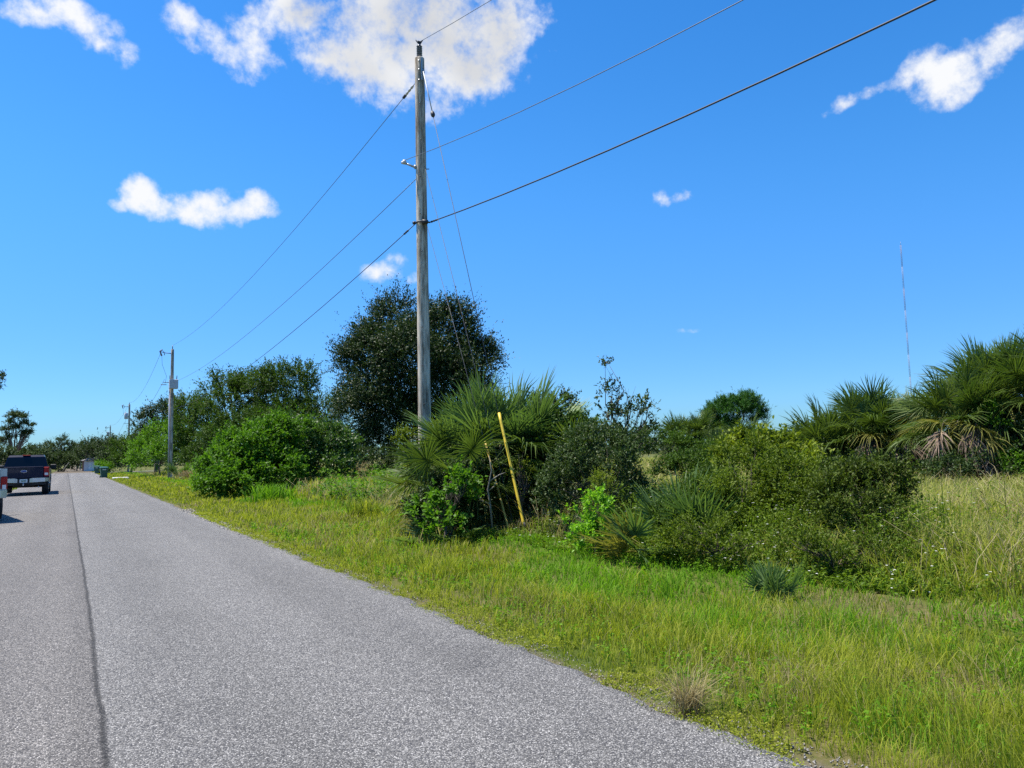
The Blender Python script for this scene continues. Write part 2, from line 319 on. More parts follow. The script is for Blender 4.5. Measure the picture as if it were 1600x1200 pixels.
# ------------------------------------------------------------------ ground and road
rs = np.random.RandomState
def vnoise(x, y, f, seed):
    """smooth value noise on arrays"""
    x = np.asarray(x, float)*f+seed*17.3; y = np.asarray(y, float)*f+seed*5.1
    xi = np.floor(x); yi = np.floor(y); xf = x-xi; yf = y-yi
    h = lambda a, b: np.modf(np.abs(np.sin(a*127.1+b*311.7+seed*3.3)*43758.5453))[0]
    u = xf*xf*(3-2*xf); v = yf*yf*(3-2*yf)
    return (h(xi, yi)*(1-u)+h(xi+1, yi)*u)*(1-v)+(h(xi, yi+1)*(1-u)+h(xi+1, yi+1)*u)*v
def fb(x, y, f, seed): return vnoise(x, y, f, seed)*.55+vnoise(x, y, f*2.1, seed+1)*.3+vnoise(x, y, f*4.3, seed+2)*.15
def gz(x, y):
    x = np.asarray(x, float); y = np.asarray(y, float)
    ax = np.abs(x)
    z = -.11*np.exp(-((ax-5.0)/1.2)**2) + (fb(x, y, .5, 3)-.5)*.12*np.clip((ax-3.0)/1.5, 0, 1)
    z = z + .10*np.clip((x-8)/10, 0, 1)*np.clip((60-np.abs(y))/30, 0, 1)
    return np.where(ax < 3.05, -.03, z-.012)
def axis(fine0, fine1, step, far):
    a = list(np.arange(fine0, fine1+1e-6, step)); s = step
    while a[-1] < far: s *= 1.35; a.append(a[-1]+s)
    s = step
    while a[0] > -far: s *= 1.35; a.insert(0, a[0]-s)
    return np.array(a)
gx = axis(-8, 26, .3, 4500); gy = axis(-4, 50, .5, 4500)
GX, GY = np.meshgrid(gx, gy); GZ = gz(GX, GY)
ny, nx = GX.shape; ii = np.arange(ny*nx).reshape(ny, nx)
F4 = np.stack([ii[:-1, :-1].ravel(), ii[:-1, 1:].ravel(), ii[1:, 1:].ravel(), ii[1:, :-1].ravel()], 1)
tag(link('ground', np_mesh('ground', np.stack([GX.ravel(), GY.ravel(), GZ.ravel()], 1), F4, None, M_ground, smooth=True)), kind='structure')
# road slab with a ragged edge, ends at a cross street
ys = np.concatenate([np.arange(-12, 16, .05), np.arange(16, 40, .2), np.arange(40, 134.1, 1.0)])
def edge(y, s): return 2.86+.07*np.clip(y/8, 0, 1)+(fb(y, y*0, .9, s)-.5)*.15+(vnoise(y, y*0, 5, s+4)-.5)*.08+(vnoise(y, y*0, 13, s+9)-.5)*.05
er = edge(ys, 11); el = -edge(ys, 21); rows = []
for xs, z in ((el-.05, -.05), (el, .012), (el+.1, .024), (el*0-1.5, .045), (el*0+.05, .055), (el*0+1.5, .045), (er-.1, .024), (er, .012), (er+.05, -.05)):
    rows.append(np.stack([xs, ys, np.full_like(ys, z)], 1))
Vr = np.concatenate(rows); n = len(ys); k = np.arange(n-1)
F4 = np.concatenate([np.stack([j*n+k, (j+1)*n+k, (j+1)*n+k+1, j*n+k+1], 1) for j in range(8)])
tag(link('road', np_mesh('road', Vr, F4, None, M_road)), kind='structure')
mb = MB(); mb.box(-60, 60, 134.1, 140, -.05, .03); tag(mb.build('cross_road', M_road), kind='structure')

# ------------------------------------------------------------------ foliage tools
def nrm(a): return a/(np.linalg.norm(a, axis=-1, keepdims=True)+1e-9)
def leaf_quads(P, Dr, Nn, L, Wd, curl=.12):
    """diamond leaves: P base, Dr direction, Nn approx normal, L length, Wd width"""
    Dr = nrm(Dr); S = nrm(np.cross(Dr, Nn)); U = nrm(np.cross(S, Dr))
    L = np.asarray(L)[:, None]; Wd = np.asarray(Wd)[:, None]
    a = P; b = P+Dr*L*.45+S*Wd*.5+U*L*curl; c = P+Dr*L; d = P+Dr*L*.45-S*Wd*.5+U*L*curl
    n = len(P); V = np.stack([a, b, c, d], 1).reshape(-1, 3)
    return V, np.arange(n*4).reshape(n, 4)
def crown_mesh(name, lobes, mat, leaf=.1, wr=.5, clumps=400, tw=5, lp=9, cr=.45, seed=1, up=.35, inner=.3, droop=0, gap=.0, spread=.9, flat=1.0, bot=0.0):
    r = rs(seed); L = np.array(lobes, float)
    vol = (L[:, 3]*L[:, 4]+L[:, 4]*L[:, 5]+L[:, 3]*L[:, 5]); pr = vol/vol.sum()
    n = clumps*3; li = r.choice(len(L), n, p=pr); u = nrm(r.normal(size=(n, 3)))
    u[:, 2] = np.where(u[:, 2] < -bot-.15, np.abs(u[:, 2])*.6*np.sign(r.rand(n)-.35), u[:, 2]); u = nrm(u)
    rad = 1-inner*r.rand(n)**1.5
    lump = .80+.40*vnoise(u[:, 0]*2+li*7, u[:, 1]*2+u[:, 2]*3, 2.0, seed % 50)
    P = L[li, :3]+u*L[li, 3:]*(rad*lump)[:, None]
    # drop clump centres buried in another lobe, and some at random for gaps
    dmin = np.full(n, 9.0)
    for j in range(len(L)):
        q = np.linalg.norm((P-L[j, :3])/L[j, 3:], axis=1); q = np.where(li == j, 9, q); dmin = np.minimum(dmin, q)
    keep = (dmin > .62) | (r.rand(n) < .12)
    if gap: keep &= vnoise(P[:, 0]+P[:, 2]*.7, P[:, 1]+P[:, 2], 1.3/max(cr, .3), seed % 31+2) > gap
    keep &= P[:, 2] > .05
    P = P[keep][:clumps]; u = u[keep][:clumps]; n = len(P)
    ct = r.rand(n)                                            # clump tone
    # twigs
    T = np.repeat(np.arange(n), tw); out = u[T]+r.normal(size=(n*tw, 3))*spread*.75; out[:, 2] += up; out = nrm(out)
    tl = cr*(.55+.75*r.rand(n*tw)); tl = tl*np.where(r.rand(n*tw) < .09, 1.9, 1); tb = P[T]-out*tl[:, None]*.25
    K = np.repeat(np.arange(n*tw), lp); s = r.rand(n*tw*lp)**.8
    od = out[K]; lpnt = tb[K]+od*(tl[K]*s)[:, None]*1.1
    lpnt[:, 2] -= droop*(s**2)*tl[K]
    ld = od*.75+r.normal(size=(len(K), 3))*.62; ld[:, 2] += .12-droop*.8
    nn = r.normal(size=(len(K), 3))*.55; nn[:, 2] += 1.0; nn += u[T][K]*.4
    sz = leaf*(.65+.6*r.rand(len(K)))
    V, F = leaf_quads(lpnt, ld, nn, sz, sz*wr)
    tint = np.clip(.45*ct[T][K]+.4*r.rand(len(K))+.15*s, 0, 1)
    return np_mesh(name, V, F, None, mat, np.repeat(tint, 4)), P
def limbs(mb, base, lobes, r0, seed, n=10, top=None, wob=.12):
    r = rs(seed); base = np.array(base, float); L = np.array(lobes, float)
    c = L[:, :3].mean(0) if top is None else np.array(top, float)
    fork = base+(c-base)*.45
    mb.tube([base+(0, 0, -.15), base+(c-base)*.06+(0, 0, .02), base+(fork-base)*.6+r.normal(size=3)*r0*.5, fork], [r0*1.5, r0*1.1, r0*.9, r0*.75], 10)
    for i in range(n):
        l = L[i % len(L)]; u = nrm(r.normal(size=3)); u[2] = abs(u[2]); e = l[:3]+u*l[3:]*.72
        ln = np.linalg.norm(e-fork); m1 = fork+(e-fork)*.35+r.normal(size=3)*wob*ln*.5; m2 = fork+(e-fork)*.7+r.normal(size=3)*wob*ln*.5
        q = r0*(.35+.25*r.rand()); mb.tube([fork-(fork-base)*.08*r.rand(), m1, m2, e], [q, q*.7, q*.45, q*.12], 6)
        for k in range(3):
            e2 = m2+(e-m2)*r.rand()+r.normal(size=3)*min(ln*.13, float(min(l[3:]))*.6); mb.tube([m1+(m2-m1)*r.rand(), (m1+e2)/2+r.normal(size=3)*ln*.05, e2], [q*.4, q*.25, q*.08], 5)
def lobe(px, py, rx, ry, d, dz=0, deep=None):
    c = at(px, py, d+dz); s = d/FPX
    return [c[0], c[1], c[2], rx*s, (deep if deep else rx)*s, ry*s]
LOBES_NOTE = None
def plant(kind, label, cat, lobes, base, mat, group=None, trunk_r=.1, bark=None, crown_name='crown', stem_name='trunk', n_limb=10, seed=1, **k):
    """a woody plant: Empty > crown, trunk; lobes and base in world metres"""
    b = np.array([base[0], base[1], float(gz(base[0], base[1]))])
    root = empty(kind, b); tag(root, label, cat, group)
    L = [[l[0]-b[0], l[1]-b[1], l[2]-b[2], l[3], l[4], l[5]] for l in lobes]
    me, P = crown_mesh(crown_name, L, mat, seed=seed, **k); link(crown_name, me, root)
    mb = MB(); limbs(mb, (0, 0, 0), L, trunk_r, seed+5, n_limb); mb.build(stem_name, bark or M_bark, root)
    return root
def base_of(px, d):
    """ground point under column px at forward depth d"""
    r_ = ray(px, 700); p = EYE+r_*d
    return p[0], p[1]

# leaf materials (real-world albedo)
L_oak = leafmat('oak_leaf', (.012, .028, .008), (.046, .080, .020), .16, .55, spec=.3)
L_tree = leafmat('tree_leaf', (.018, .044, .005), (.080, .145, .016), .26, .6, spec=.2)
L_bright = leafmat('bright_leaf', (.036, .100, .006), (.135, .275, .020), .36, .55, spec=.2)
L_lime = leafmat('lime_leaf', (.10, .25, .012), (.23, .44, .03), .4, .5, spec=.25)
L_myrtle = leafmat('wax_myrtle_leaf', (.024, .052, .004), (.155, .215, .018), .28, .6, spec=.2)
L_dark = leafmat('dark_shrub_leaf', (.014, .030, .007), (.070, .115, .028), .2, .55, spec=.3)
L_olive = leafmat('olive_leaf', (.055, .095, .006), (.22, .27, .025), .3, .6, spec=.2)
L_pine = leafmat('pine_needle', (.012, .050, .008), (.065, .175, .022), .2, .6, spec=.2)
L_far = leafmat('far_leaf', (.022, .042, .014), (.07, .105, .035), .2, .6, spec=.2)
L_palm = leafmat('palm_frond', (.022, .056, .010), (.145, .200, .038), .26, .5, spec=.25)
L_palmb = leafmat('blue_palm_frond', (.028, .070, .018), (.165, .250, .075), .27, .5, spec=.25)
L_palmy = leafmat('yellowing_frond', (.10, .11, .02), (.27, .25, .06), .3, .6, spec=.2)
L_dead = leafmat('dead_frond_leaf', (.085, .060, .042), (.37, .275, .20), .15, .9, (1, .9, .8, 1), spec=.1)
L_deep = leafmat('deep_myrtle_leaf', (.016, .030, .005), (.100, .145, .016), .22, .6, spec=.2)
G_verge = leafmat('verge_blade', (.095, .145, .008), (.36, .375, .045), .38, .7, spec=.15)
G_lush = leafmat('lush_blade', (.065, .170, .006), (.20, .36, .022), .4, .65, spec=.15)
G_field = leafmat('field_blade', (.09, .145, .014), (.34, .34, .10), .36, .7, spec=.15)
G_dry = leafmat('dry_blade', (.22, .18, .08), (.48, .41, .22), .3, .8, (1.1, 1, .8, 1), spec=.1)
G_weed = leafmat('weed_leaf', (.034, .080, .005), (.17, .25, .022), .34, .6, spec=.2)
M_flower = simple('white_petal', (.8, .8, .76), .6, var=.03)

# ------------------------------------------------------------------ grass as blades
def blades(name, X, Y, Hh, Wd, mat, tint, seed, lean=.45, z0=None, coh=1):
    r = rs(seed); n = len(X); Z = gz(X, Y) if z0 is None else z0
    az = (5*fb(X, Y, .45, seed+3)+11*vnoise(X, Y, 1.7, seed)+r.normal(size=n)*1.3) if coh else r.rand(n)*6.283; dv = np.stack([np.cos(az), np.sin(az), np.zeros(n)], 1)
    fa = r.rand(n)*2*math.pi; sv = np.stack([np.cos(fa), np.sin(fa), np.zeros(n)], 1)
    ln = lean*(.3+r.rand(n))[:, None]; B = np.stack([X, Y, Z-.01], 1); H_ = Hh[:, None]; up = np.array([0, 0, 1.])
    w = Wd[:, None]*sv*.5
    p1 = B+up*H_*.42+dv*H_*ln*.16; p2 = B+up*H_*.78*(1-.1*ln)+dv*H_*ln*.52; p3 = B+up*H_*(1-.3*ln)+dv*H_*ln*1.05
    V = np.stack([B-w, B+w, p1-w*.9, p1+w*.9, p2-w*.6, p2+w*.6, p3], 1).reshape(-1, 3)
    o = np.arange(n)[:, None]*7
    F4 = np.concatenate([o+np.array([[0, 1, 3, 2]]), o+np.array([[2, 3, 5, 4]])]); F3 = o+np.array([[4, 5, 6]])
    me = np_mesh(name, V, F4, F3, mat, np.repeat(tint, 7)); return me
def merge_vis(x, y, m=1.06):
    """true where a ground point is near the camera's view"""
    v = np.stack([x, y, np.zeros_like(x)-CAM_H], 1); d = v@BZ; px = 800+FPX*(v@BX)/np.maximum(d, .01); py = 600-FPX*(v@BY)/np.maximum(d, .01)
    return (d > .5) & (px > -500) & (px < 2150) & (py < 1500), d
def scatter(n, x0, x1, y0, y1, seed, pw=1.0):
    r = rs(seed); x = x0+(x1-x0)*r.rand(n); y = y0+(y1-y0)*r.rand(n)**pw
    return x, y
def verge_edge(y): return 6.75+.35*np.sin(y*.45)+.5*(vnoise(y, y*0, .3, 8)-.5)+np.clip((y-14)/10, 0, 1)*.4
def polar(n, d0, d1, pw, seed, a0=-22, a1=80):
    r = rs(seed); e = 1+pw                                     # p(d) ~ d^pw
    d = (d0**e+(d1**e-d0**e)*r.rand(n))**(1/e); az = R(a0)+(R(a1)-R(a0))*r.rand(n)
    return d*np.sin(az), d*np.cos(az), d, r
def road_clear(x, y, s=0): return (x > 2.93+s) | (x < -2.93-s)
# mown verge
x, y, d, r = polar(640000, 2.4, 135, -.62, 31)
ve = verge_edge(y); k = (x > 2.83) & (x < ve+.3) & (y > 0) & (y < 134)
# bare patches near the kerbless edge
k &= ~((x < 3.15) & (fb(x, y, 2.2, 5) < .45)) & ~((x < 3.0) & (r.rand(len(x)) < .6))
x, y, d = x[k], y[k], d[k]; k2 = vnoise(x, y, 9, 48)*.6+vnoise(x, y, 3.1, 49)*.6+.25*(d > 14) > .34
x, y, d = x[k2], y[k2], d[k2]; n = len(x); rr = r.rand(n)
pn = fb(x, y, .9, 41); pn2 = fb(x, y, 2.6, 44)
h = (.055+.15*np.clip((x-2.95)/.9, 0, 1))*(.55+.9*pn)*(.55+.8*rr); h *= np.where((x > 5.6) & (y < 14), .62, 1.0)
h *= np.where(y > 20, .85, 1)
w = np.maximum(.0038, .00095*d)*(.7+.6*r.rand(n))
h *= (.62+.7*vnoise(x, y, 5.5, 47))*(.7+.6*vnoise(x, y, 1.9, 46))
lush = (fb(x, y, .55, 61)+np.clip((x-4.6)/2.2, 0, 1)*.5-.12*(y > 14)+.18*(r.rand(n)-.5)) > .76
tint = np.clip(.10+.6*pn2+.5*(r.rand(n)-.3), 0, 1)
dry = (~lush) & (r.rand(n) < .07+.42*np.clip((fb(x, y, .8, 91)-.50)*6, 0, 1)+.45*((np.abs(x-6.35-.2*np.sin(y*2)) < .28) & (y > 4) & (y < 11)))
g1 = (~lush) & (~dry)
def gob(nm, sel, mat, seed, lean=.5, hh=1, ww=1):
    tag(link(nm, blades(nm, x[sel], y[sel], h[sel]*hh, w[sel]*ww, mat, tint[sel], seed, lean)), kind='stuff')
gob('verge_grass', g1, G_verge, 1, .55); gob('lush_grass', lush, G_lush, 2, .6, .9); gob('dry_grass', dry, G_dry, 3, .8, .9, .6)
# left shoulder
x, y, d, r = polar(30000, 9, 140, 0, 33, -35, 2); k = (x < -2.9) & (x > -16) & (y < 134); x, y, d = x[k], y[k], d[k]; n = len(x)
h = .2*(.5+r.rand(n)); w = .0012*d*(.7+.6*r.rand(n)); tint = r.rand(n); gob('shoulder_grass', np.ones(n, bool), G_verge, 4)
# tall rough field beyond the verge
x, y, d, r = polar(420000, 4.0, 95, -.4, 35, 2, 80)
ve = verge_edge(y); k = (x > ve-.1) & (y > -3) & (x < 60)
k &= ~((x < 10.2) & (y > 3.9) & (y < 12.5) & (np.degrees(np.arctan2(x, y)) < 56) & (fb(x, y, 1.2, 82) < .56))
k &= ~((x > 8) & (d > 11) & (d < 30) & (y < 30) & (np.degrees(np.arctan2(x, y)) < 50) & (np.degrees(np.arctan2(x, y)) > 30) & (fb(x, y, .6, 83) < .5))
nn = np.clip((x-ve)/1.2, 0, 1)
x, y, d, nn = x[k], y[k], d[k], nn[k]; n = len(x)
pn = fb(x, y, .35, 71); pn2 = fb(x, y, 1.1, 74)
h = (.22+.42*nn*(.55+.7*pn))*(.45+.75*r.rand(n)); h *= np.where(d > 30, 1.15, 1)
w = np.maximum(.005, .0011*d)*(.6+.6*r.rand(n)); tint = np.clip(.55*pn2+.5*r.rand(n)-.05+.25*(pn > .55), 0, 1)
dry = r.rand(n) < .12+.5*np.clip((fb(x, y, .25, 77)-.5)*5, 0, 1)*(d > 7)
lush = (~dry) & (fb(x, y, .5, 79)-.25*(x > 14) > .50)
gob('field_grass', ~(dry | lush), G_field, 5, .65); gob('green_field_grass', lush, G_verge, 6, .6, .95); gob('straw_grass', dry, G_dry, 7, .6, 1.05, .7)
# nodding seed stalks, long arching dry stems
r = rs(90); x, y, d, r = polar(6500, 4.5, 45, .1, 37, 12, 72); k = (x > verge_edge(y)+.2) & ((d > 14) | (x > 10.4) | (y < 5.0)); x, y, d = x[k], y[k], d[k]; n = len(x)
h = .55+.5*r.rand(n); w = np.maximum(.0026, .00065*d); tint = .2+.8*r.rand(n)
gob('seed_stalk_grass', np.ones(n, bool), G_dry, 8, 1.0)

# leafy undergrowth with small white flowers, along the foot of the thicket
def weeds(name, X, Y, Hh, mat, seed, leaf=.05, lv=16, fl=None, spread=.35):
    r = rs(seed); n = len(X); Z = gz(X, Y); B = np.stack([X, Y, Z], 1)
    ld = r.normal(size=(n, 3)); ld[:, 2] = 0; tip = B+np.stack([ld[:, 0]*.18*Hh, ld[:, 1]*.18*Hh, Hh], 1)
    K = np.repeat(np.arange(n), lv); s = .12+.88*r.rand(n*lv)
    P = B[K]+(tip-B)[K]*s[:, None]+r.normal(size=(n*lv, 3))*(.10*Hh[K]*(1.1-s*.6))[:, None]*spread*2
    D_ = r.normal(size=(n*lv, 3)); D_[:, 2] = .35*np.abs(D_[:, 2])+.1; Nn = r.normal(size=(n*lv, 3))*.5; Nn[:, 2] += 1
    dd = np.hypot(X, Y)[K]; sz = leaf*(.5+r.rand(n*lv))*np.maximum(1, dd/11)
    V, F = leaf_quads(P, D_, Nn, sz, sz*.45); tint = np.repeat(np.clip(.5*r.rand(n)[K]+.5*s*r.rand(n*lv)+.1, 0, 1), 4)
    # stems
    w = .004*np.maximum(1, np.hypot(X, Y)/8)[:, None]; sv = nrm(np.stack([-ld[:, 1], ld[:, 0], ld[:, 0]*0], 1))*w
    Vs = np.stack([B-sv, B+sv, tip+sv*.4, tip-sv*.4], 1).reshape(-1, 3); Fs = np.arange(n*4).reshape(n, 4)+len(V)
    me = np_mesh(name, np.concatenate([V, Vs]), np.concatenate([F, Fs]), None, mat, np.concatenate([tint, np.full(n*4, .35)]))
    tag(link(name, me), kind='stuff')
    if fl:
        q = r.rand(n) < fl; T = tip[q]+r.normal(size=(q.sum(), 3))*.03; m = len(T); pet = 5
        K = np.repeat(np.arange(m), pet); a = r.rand(m)[K]*6+np.tile(np.arange(pet)*2*math.pi/pet, m)
        D_ = np.stack([np.cos(a), np.sin(a), .25+0*a], 1); s_ = .017*np.maximum(1, np.hypot(T[:, 0], T[:, 1])/9)[K]
        V, F = leaf_quads(T[K], D_, np.tile([0, 0, 1.], (m*pet, 1)), s_, s_*.7)
        tag(link('wildflowers', np_mesh('wildflowers', V, F, None, M_flower)), kind='stuff')
x, y, d, r = polar(42000, 4.5, 17, .2, 51, 18, 76)
k = (x > verge_edge(y)-.15) & (x < verge_edge(y)+4.2) & (fb(x, y, .8, 55)*.9+.4*(y > 3.9) > .55); x, y = x[k], y[k]; n = len(x)
k = (np.degrees(np.arctan2(x, y)) < 54+6*r.rand(len(x))) | (r.rand(len(x)) < .12); x, y = x[k], y[k]; n = len(x)
hh = (.15+.48*np.clip((x-verge_edge(y))/1.3, 0, 1))*(.4+.9*r.rand(n))*(.5+1.0*vnoise(x, y, 1.4, 56)); hh = np.where((y > 9.4) & (y < 14.5) & (x < 8.4), hh*.42, hh)
weeds('leafy_undergrowth', x[:15000], y[:15000], hh[:15000], G_weed, 52, .038, 18, .07)
q = rs(501); n = 5200; y = 1+22*q.rand(n)**1.5; x = 2.80+.06*np.clip(y/8, 0, 1)+.55*q.rand(n)**1.5; k = fb(x, y, 2.4, 505) > .40; x, y = x[k], y[k]
weeds('creeping_weeds', x, y, .02+.045*q.rand(len(x)), G_verge, 502, .015, 14, None, 2.2)
n = 2600; y = 1.5+16*q.rand(n)**1.2; x = 3.2+3.4*q.rand(n); k = fb(x, y, 1.3, 506) > .50; x, y = x[k], y[k]
weeds('broadleaf_verge_weeds', x, y, .06+.12*q.rand(len(x)), G_lush, 503, .028, 12, None, .7)
n = 9000; y = 1.2+24*q.rand(n)**1.7; x = 2.76+.40*q.rand(n); sz = (.003+.008*q.rand(n)**2)*np.maximum(1, y/7)
Bz = gz(x, y)+.004+np.where(x < 2.86, .045, .012); T4 = nrm(q.normal(size=(n, 4, 3)))*sz[:, None, None]*1.2+np.stack([x, y, Bz], 1)[:, None]
F3 = (np.arange(n)[:, None, None]*4+np.array([[0, 1, 2], [0, 3, 1], [1, 3, 2], [2, 3, 0]])).reshape(-1, 3)
tag(link('gravel', np_mesh('gravel', T4.reshape(-1, 3), None, F3, simple('crushed_stone', (.26, .245, .22), .9, var=.3, scale=40))), kind='stuff')
# vines and herbs over the mound beyond the verge
x, y, d, r = polar(30000, 17, 62, .3, 57, 0, 32)
k = (x > verge_edge(y)+.3) & (x < 22) & (fb(x, y, .35, 58) > .47); x, y = x[k][:6500], y[k][:6500]
weeds('mound_undergrowth', x, y, .55*(.5+.9*r.rand(len(x))), L_bright, 59, .05, 12, None)

# ------------------------------------------------------------------ palm fronds
def frond_mesh(name, mat, seed, nseg=58, pet=.85, fan=.8, width=.030, spread=150, droop=.35, costa=.35, dead=False, tone=.5):
    """costapalmate leaf: petiole along +X, narrow pleated segments fanning from a curved rib, tips drooping along -Z"""
    r = rs(seed); V = []; F4 = []; F3 = []; T = []
    # petiole: slightly arched, flat-topped strip with thickness
    pts = [np.array([pet*t, 0, .10*math.sin(t*math.pi)*pet-.10*pet*t*t*(2.2 if dead else 1)]) for t in np.linspace(0, 1, 5)]
    for i, p_ in enumerate(pts):
        w_ = .022-.010*i/4
        for dy, dz in ((-w_, .006), (0, -.012), (w_, .006)): V.append(p_+(0, dy, dz)); T.append(.75)
    for i in range(4):
        a = i*3
        for j in range(3): F4.append((a+j, a+(j+1) % 3, a+3+(j+1) % 3, a+3+j))
    hub = pts[-1]; dirx = (pts[-1]-pts[-2]); dirx /= np.linalg.norm(dirx)
    for i in range(nseg):
        q = (i+.5)/nseg*2-1                                    # -1..1
        ang = R(spread)*q*(.30 if dead else 1)+r.normal()*.03
        L = fan*(1-.38*abs(q)**1.6)*(.9+.2*r.rand())
        org = hub+dirx*costa*fan*(1-abs(q))*.9; org = org+np.array([0, 0, -1])*(costa*(1-abs(q)))**2*fan*.9
        dr = np.array([math.cos(ang), math.sin(ang), 0]); dr[2] = .22*(1-abs(q))-.10+r.normal()*.03+.12*abs(math.sin(ang))
        dr /= np.linalg.norm(dr); side = np.cross(dr, (0, 0, 1)); side /= np.linalg.norm(side)
        dp = droop*(.55+.9*r.rand()); tw = r.normal()*.25
        tone_i = np.clip(tone*.6+.4*r.rand()+(.1 if i % 2 else -.05), 0, 1)
        if dead: dr = nrm(dr+r.normal(size=3)*.16)
        b0 = len(V); pl = .5*width
        for t, ww in ((.0, .55), (.34, 1.0), (.68, .62)):
            c = org+dr*L*t+np.array([0, 0, -1])*dp*L*t**2.2+side*tw*L*t*t*.3
            sdv = side*width*ww*.5*(1 if not dead else .8)
            V += [c-sdv+(0, 0, pl*.35*(1 if i % 2 else -1)), c+sdv-(0, 0, pl*.35*(1 if i % 2 else -1))]; T += [tone_i*.85]*2
        c = org+dr*L*.97+np.array([0, 0, -1])*dp*L*1.05+side*tw*L*.3; V.append(c); T.append(min(1, tone_i+.15))
        F4 += [(b0, b0+1, b0+3, b0+2), (b0+2, b0+3, b0+5, b0+4)]; F3.append((b0+4, b0+5, b0+6))
    return np_mesh(name, np.array(V), F4, F3, mat, T)
FR = [frond_mesh('frond', L_palm, s, droop=.16+.09*s, fan=.78+.02*s, costa=.28) for s in range(5)]
FRU = [frond_mesh('frond', L_palmb, 20+s, pet=.7, droop=.10+.06*s, fan=.85, spread=122, costa=.25, tone=.65) for s in range(3)]
FRY = [frond_mesh('frond', L_palmy, 30+s, droop=.6, fan=.85) for s in range(2)]
FRD = [frond_mesh('dead_frond', L_dead, 40+s, nseg=40, pet=.5, droop=.5+.2*s, fan=.75, width=.036, costa=.4, dead=True) for s in range(3)]
FRS = [frond_mesh('frond', L_palmb, 50+s, nseg=34, pet=.5, fan=.62, width=.027, spread=100, droop=.10, costa=.02, tone=.7) for s in range(3)]
FRSY = frond_mesh('frond', L_palmy, 60, nseg=26, pet=.5, fan=.6, width=.03, spread=100, droop=.1, costa=.02)
def place_frond(root, me, az, el, sc, org=(0, 0, 0), roll=0, nm='frond'):
    o = link(nm, me, root); o.location = org
    o.rotation_euler = (Matrix.Rotation(az, 3, 'Z') @ Matrix.Rotation(-el, 3, 'Y') @ Matrix.Rotation(roll, 3, 'X')).to_euler(); o.scale = (sc,)*3
    return o
def palm(label, px, d, th, nf, sc, nd, seed, group=None, el0=88, el1=-28, upf=0, lean=(0, 0), yel=.12, trunk_r=.17, cat='palm', kind='cabbage_palm', az_dead=None, ds=.95):
    r = rs(seed); bx, by = base_of(px, d); b = np.array([bx, by, float(gz(bx, by))]); root = tag(empty(kind, b), label, cat, group)
    top = np.array([lean[0], lean[1], th])
    mb = MB(); mb.tube([(0, 0, -.2), top*.5+(0, 0, 0), top-(0, 0, .05), top+(0, 0, .18)], [trunk_r*1.15, trunk_r, trunk_r*1.1, trunk_r*.5], 12)
    for i in range(int(th*16)):                                # old leaf boots
        a = i*2.4; z = th*(.1+.88*i/max(1, th*16)); p0 = top*(z/th)+np.array([math.cos(a)*trunk_r*.95, math.sin(a)*trunk_r*.95, 0]); o_ = np.array([math.cos(a)*.09, math.sin(a)*.09, .16])
        mb.tube([p0-(0, 0, .08), p0+o_*.6, p0+o_], [.045, .03, .012], 5)
    mb.build('trunk', M_bark, root)
    for i in range(nf):
        f = (i+.5)/nf; az = i*2.39996+r.normal()*.2; el = R(el0+(el1-el0)*f**.85+r.normal()*7)
        me = FRU[r.randint(3)] if (f < upf) else (FRY[r.randint(2)] if (f > .6 and r.rand() < yel*2.5) else FR[r.randint(3) if f < .5 else 2+r.randint(3)])
        o = top+np.array([math.cos(az), math.sin(az), 0])*trunk_r*.5+(0, 0, .12*(1-f)-.06)
        place_frond(root, me, az, el, sc*(.85+.3*r.rand()), o, r.normal()*.35)
    for i in range(nd):
        az = (i*2.39996+r.rand()) if az_dead is None else az_dead+r.normal()*.55; el = R((-5 if ds > 1 else -30)-60*r.rand()**.8)
        place_frond(root, FRD[r.randint(3)], az, el, sc*ds*(.8+.45*r.rand()), top+np.array([math.cos(az), math.sin(az), 0])*(trunk_r+(.25+.5*(ds > 1))*sc*r.rand()**.5)-(0, 0, (.45*r.rand()-.1)*min(th, 1.5)), r.normal()*.4, 'dead_frond')
    return root
TOCAM = math.atan2(-math.cos(YAW), -math.sin(YAW))              # azimuth pointing back to the road viewer

# thicket palms beside the guy wires
palm('cabbage palm with stiff green fans filling the thicket behind the yellow guy guards', 800, 16.5, 1.38, 44, 1.08, 5, 3, None, 86, -12, .6, az_dead=TOCAM, yel=.02)
palm('cabbage palm just left of the guy guards, fans arching towards the utility pole', 742, 16.6, 1.30, 38, 1.06, 3, 5, None, 82, -18, .4, az_dead=TOCAM+.3, yel=.1)
palm('small drooping cabbage palm at the foot of the nearest utility pole, yellowed frond tips', 708, 15.1, .88, 24, .86, 2, 6, None, 58, -28, 0, az_dead=TOCAM+.3, yel=.25)
palm('small cabbage palm at the right of the thicket with browned drooping fans', 866, 16.0, .95, 18, .9, 3, 7, None, 60, -28, 0, az_dead=TOCAM-.2, yel=.3)
dp = at(783, 692, 15.3); root = tag(empty('fallen_frond', tuple(dp)), 'large dead brown frond hanging down between the two yellow guards', 'dead frond')
for i in range(4): place_frond(root, FRD[i % 3], TOCAM+(i-1.5)*.5, R(-70-7*i), .62, (0, 0, 0), .2*i, 'blade')
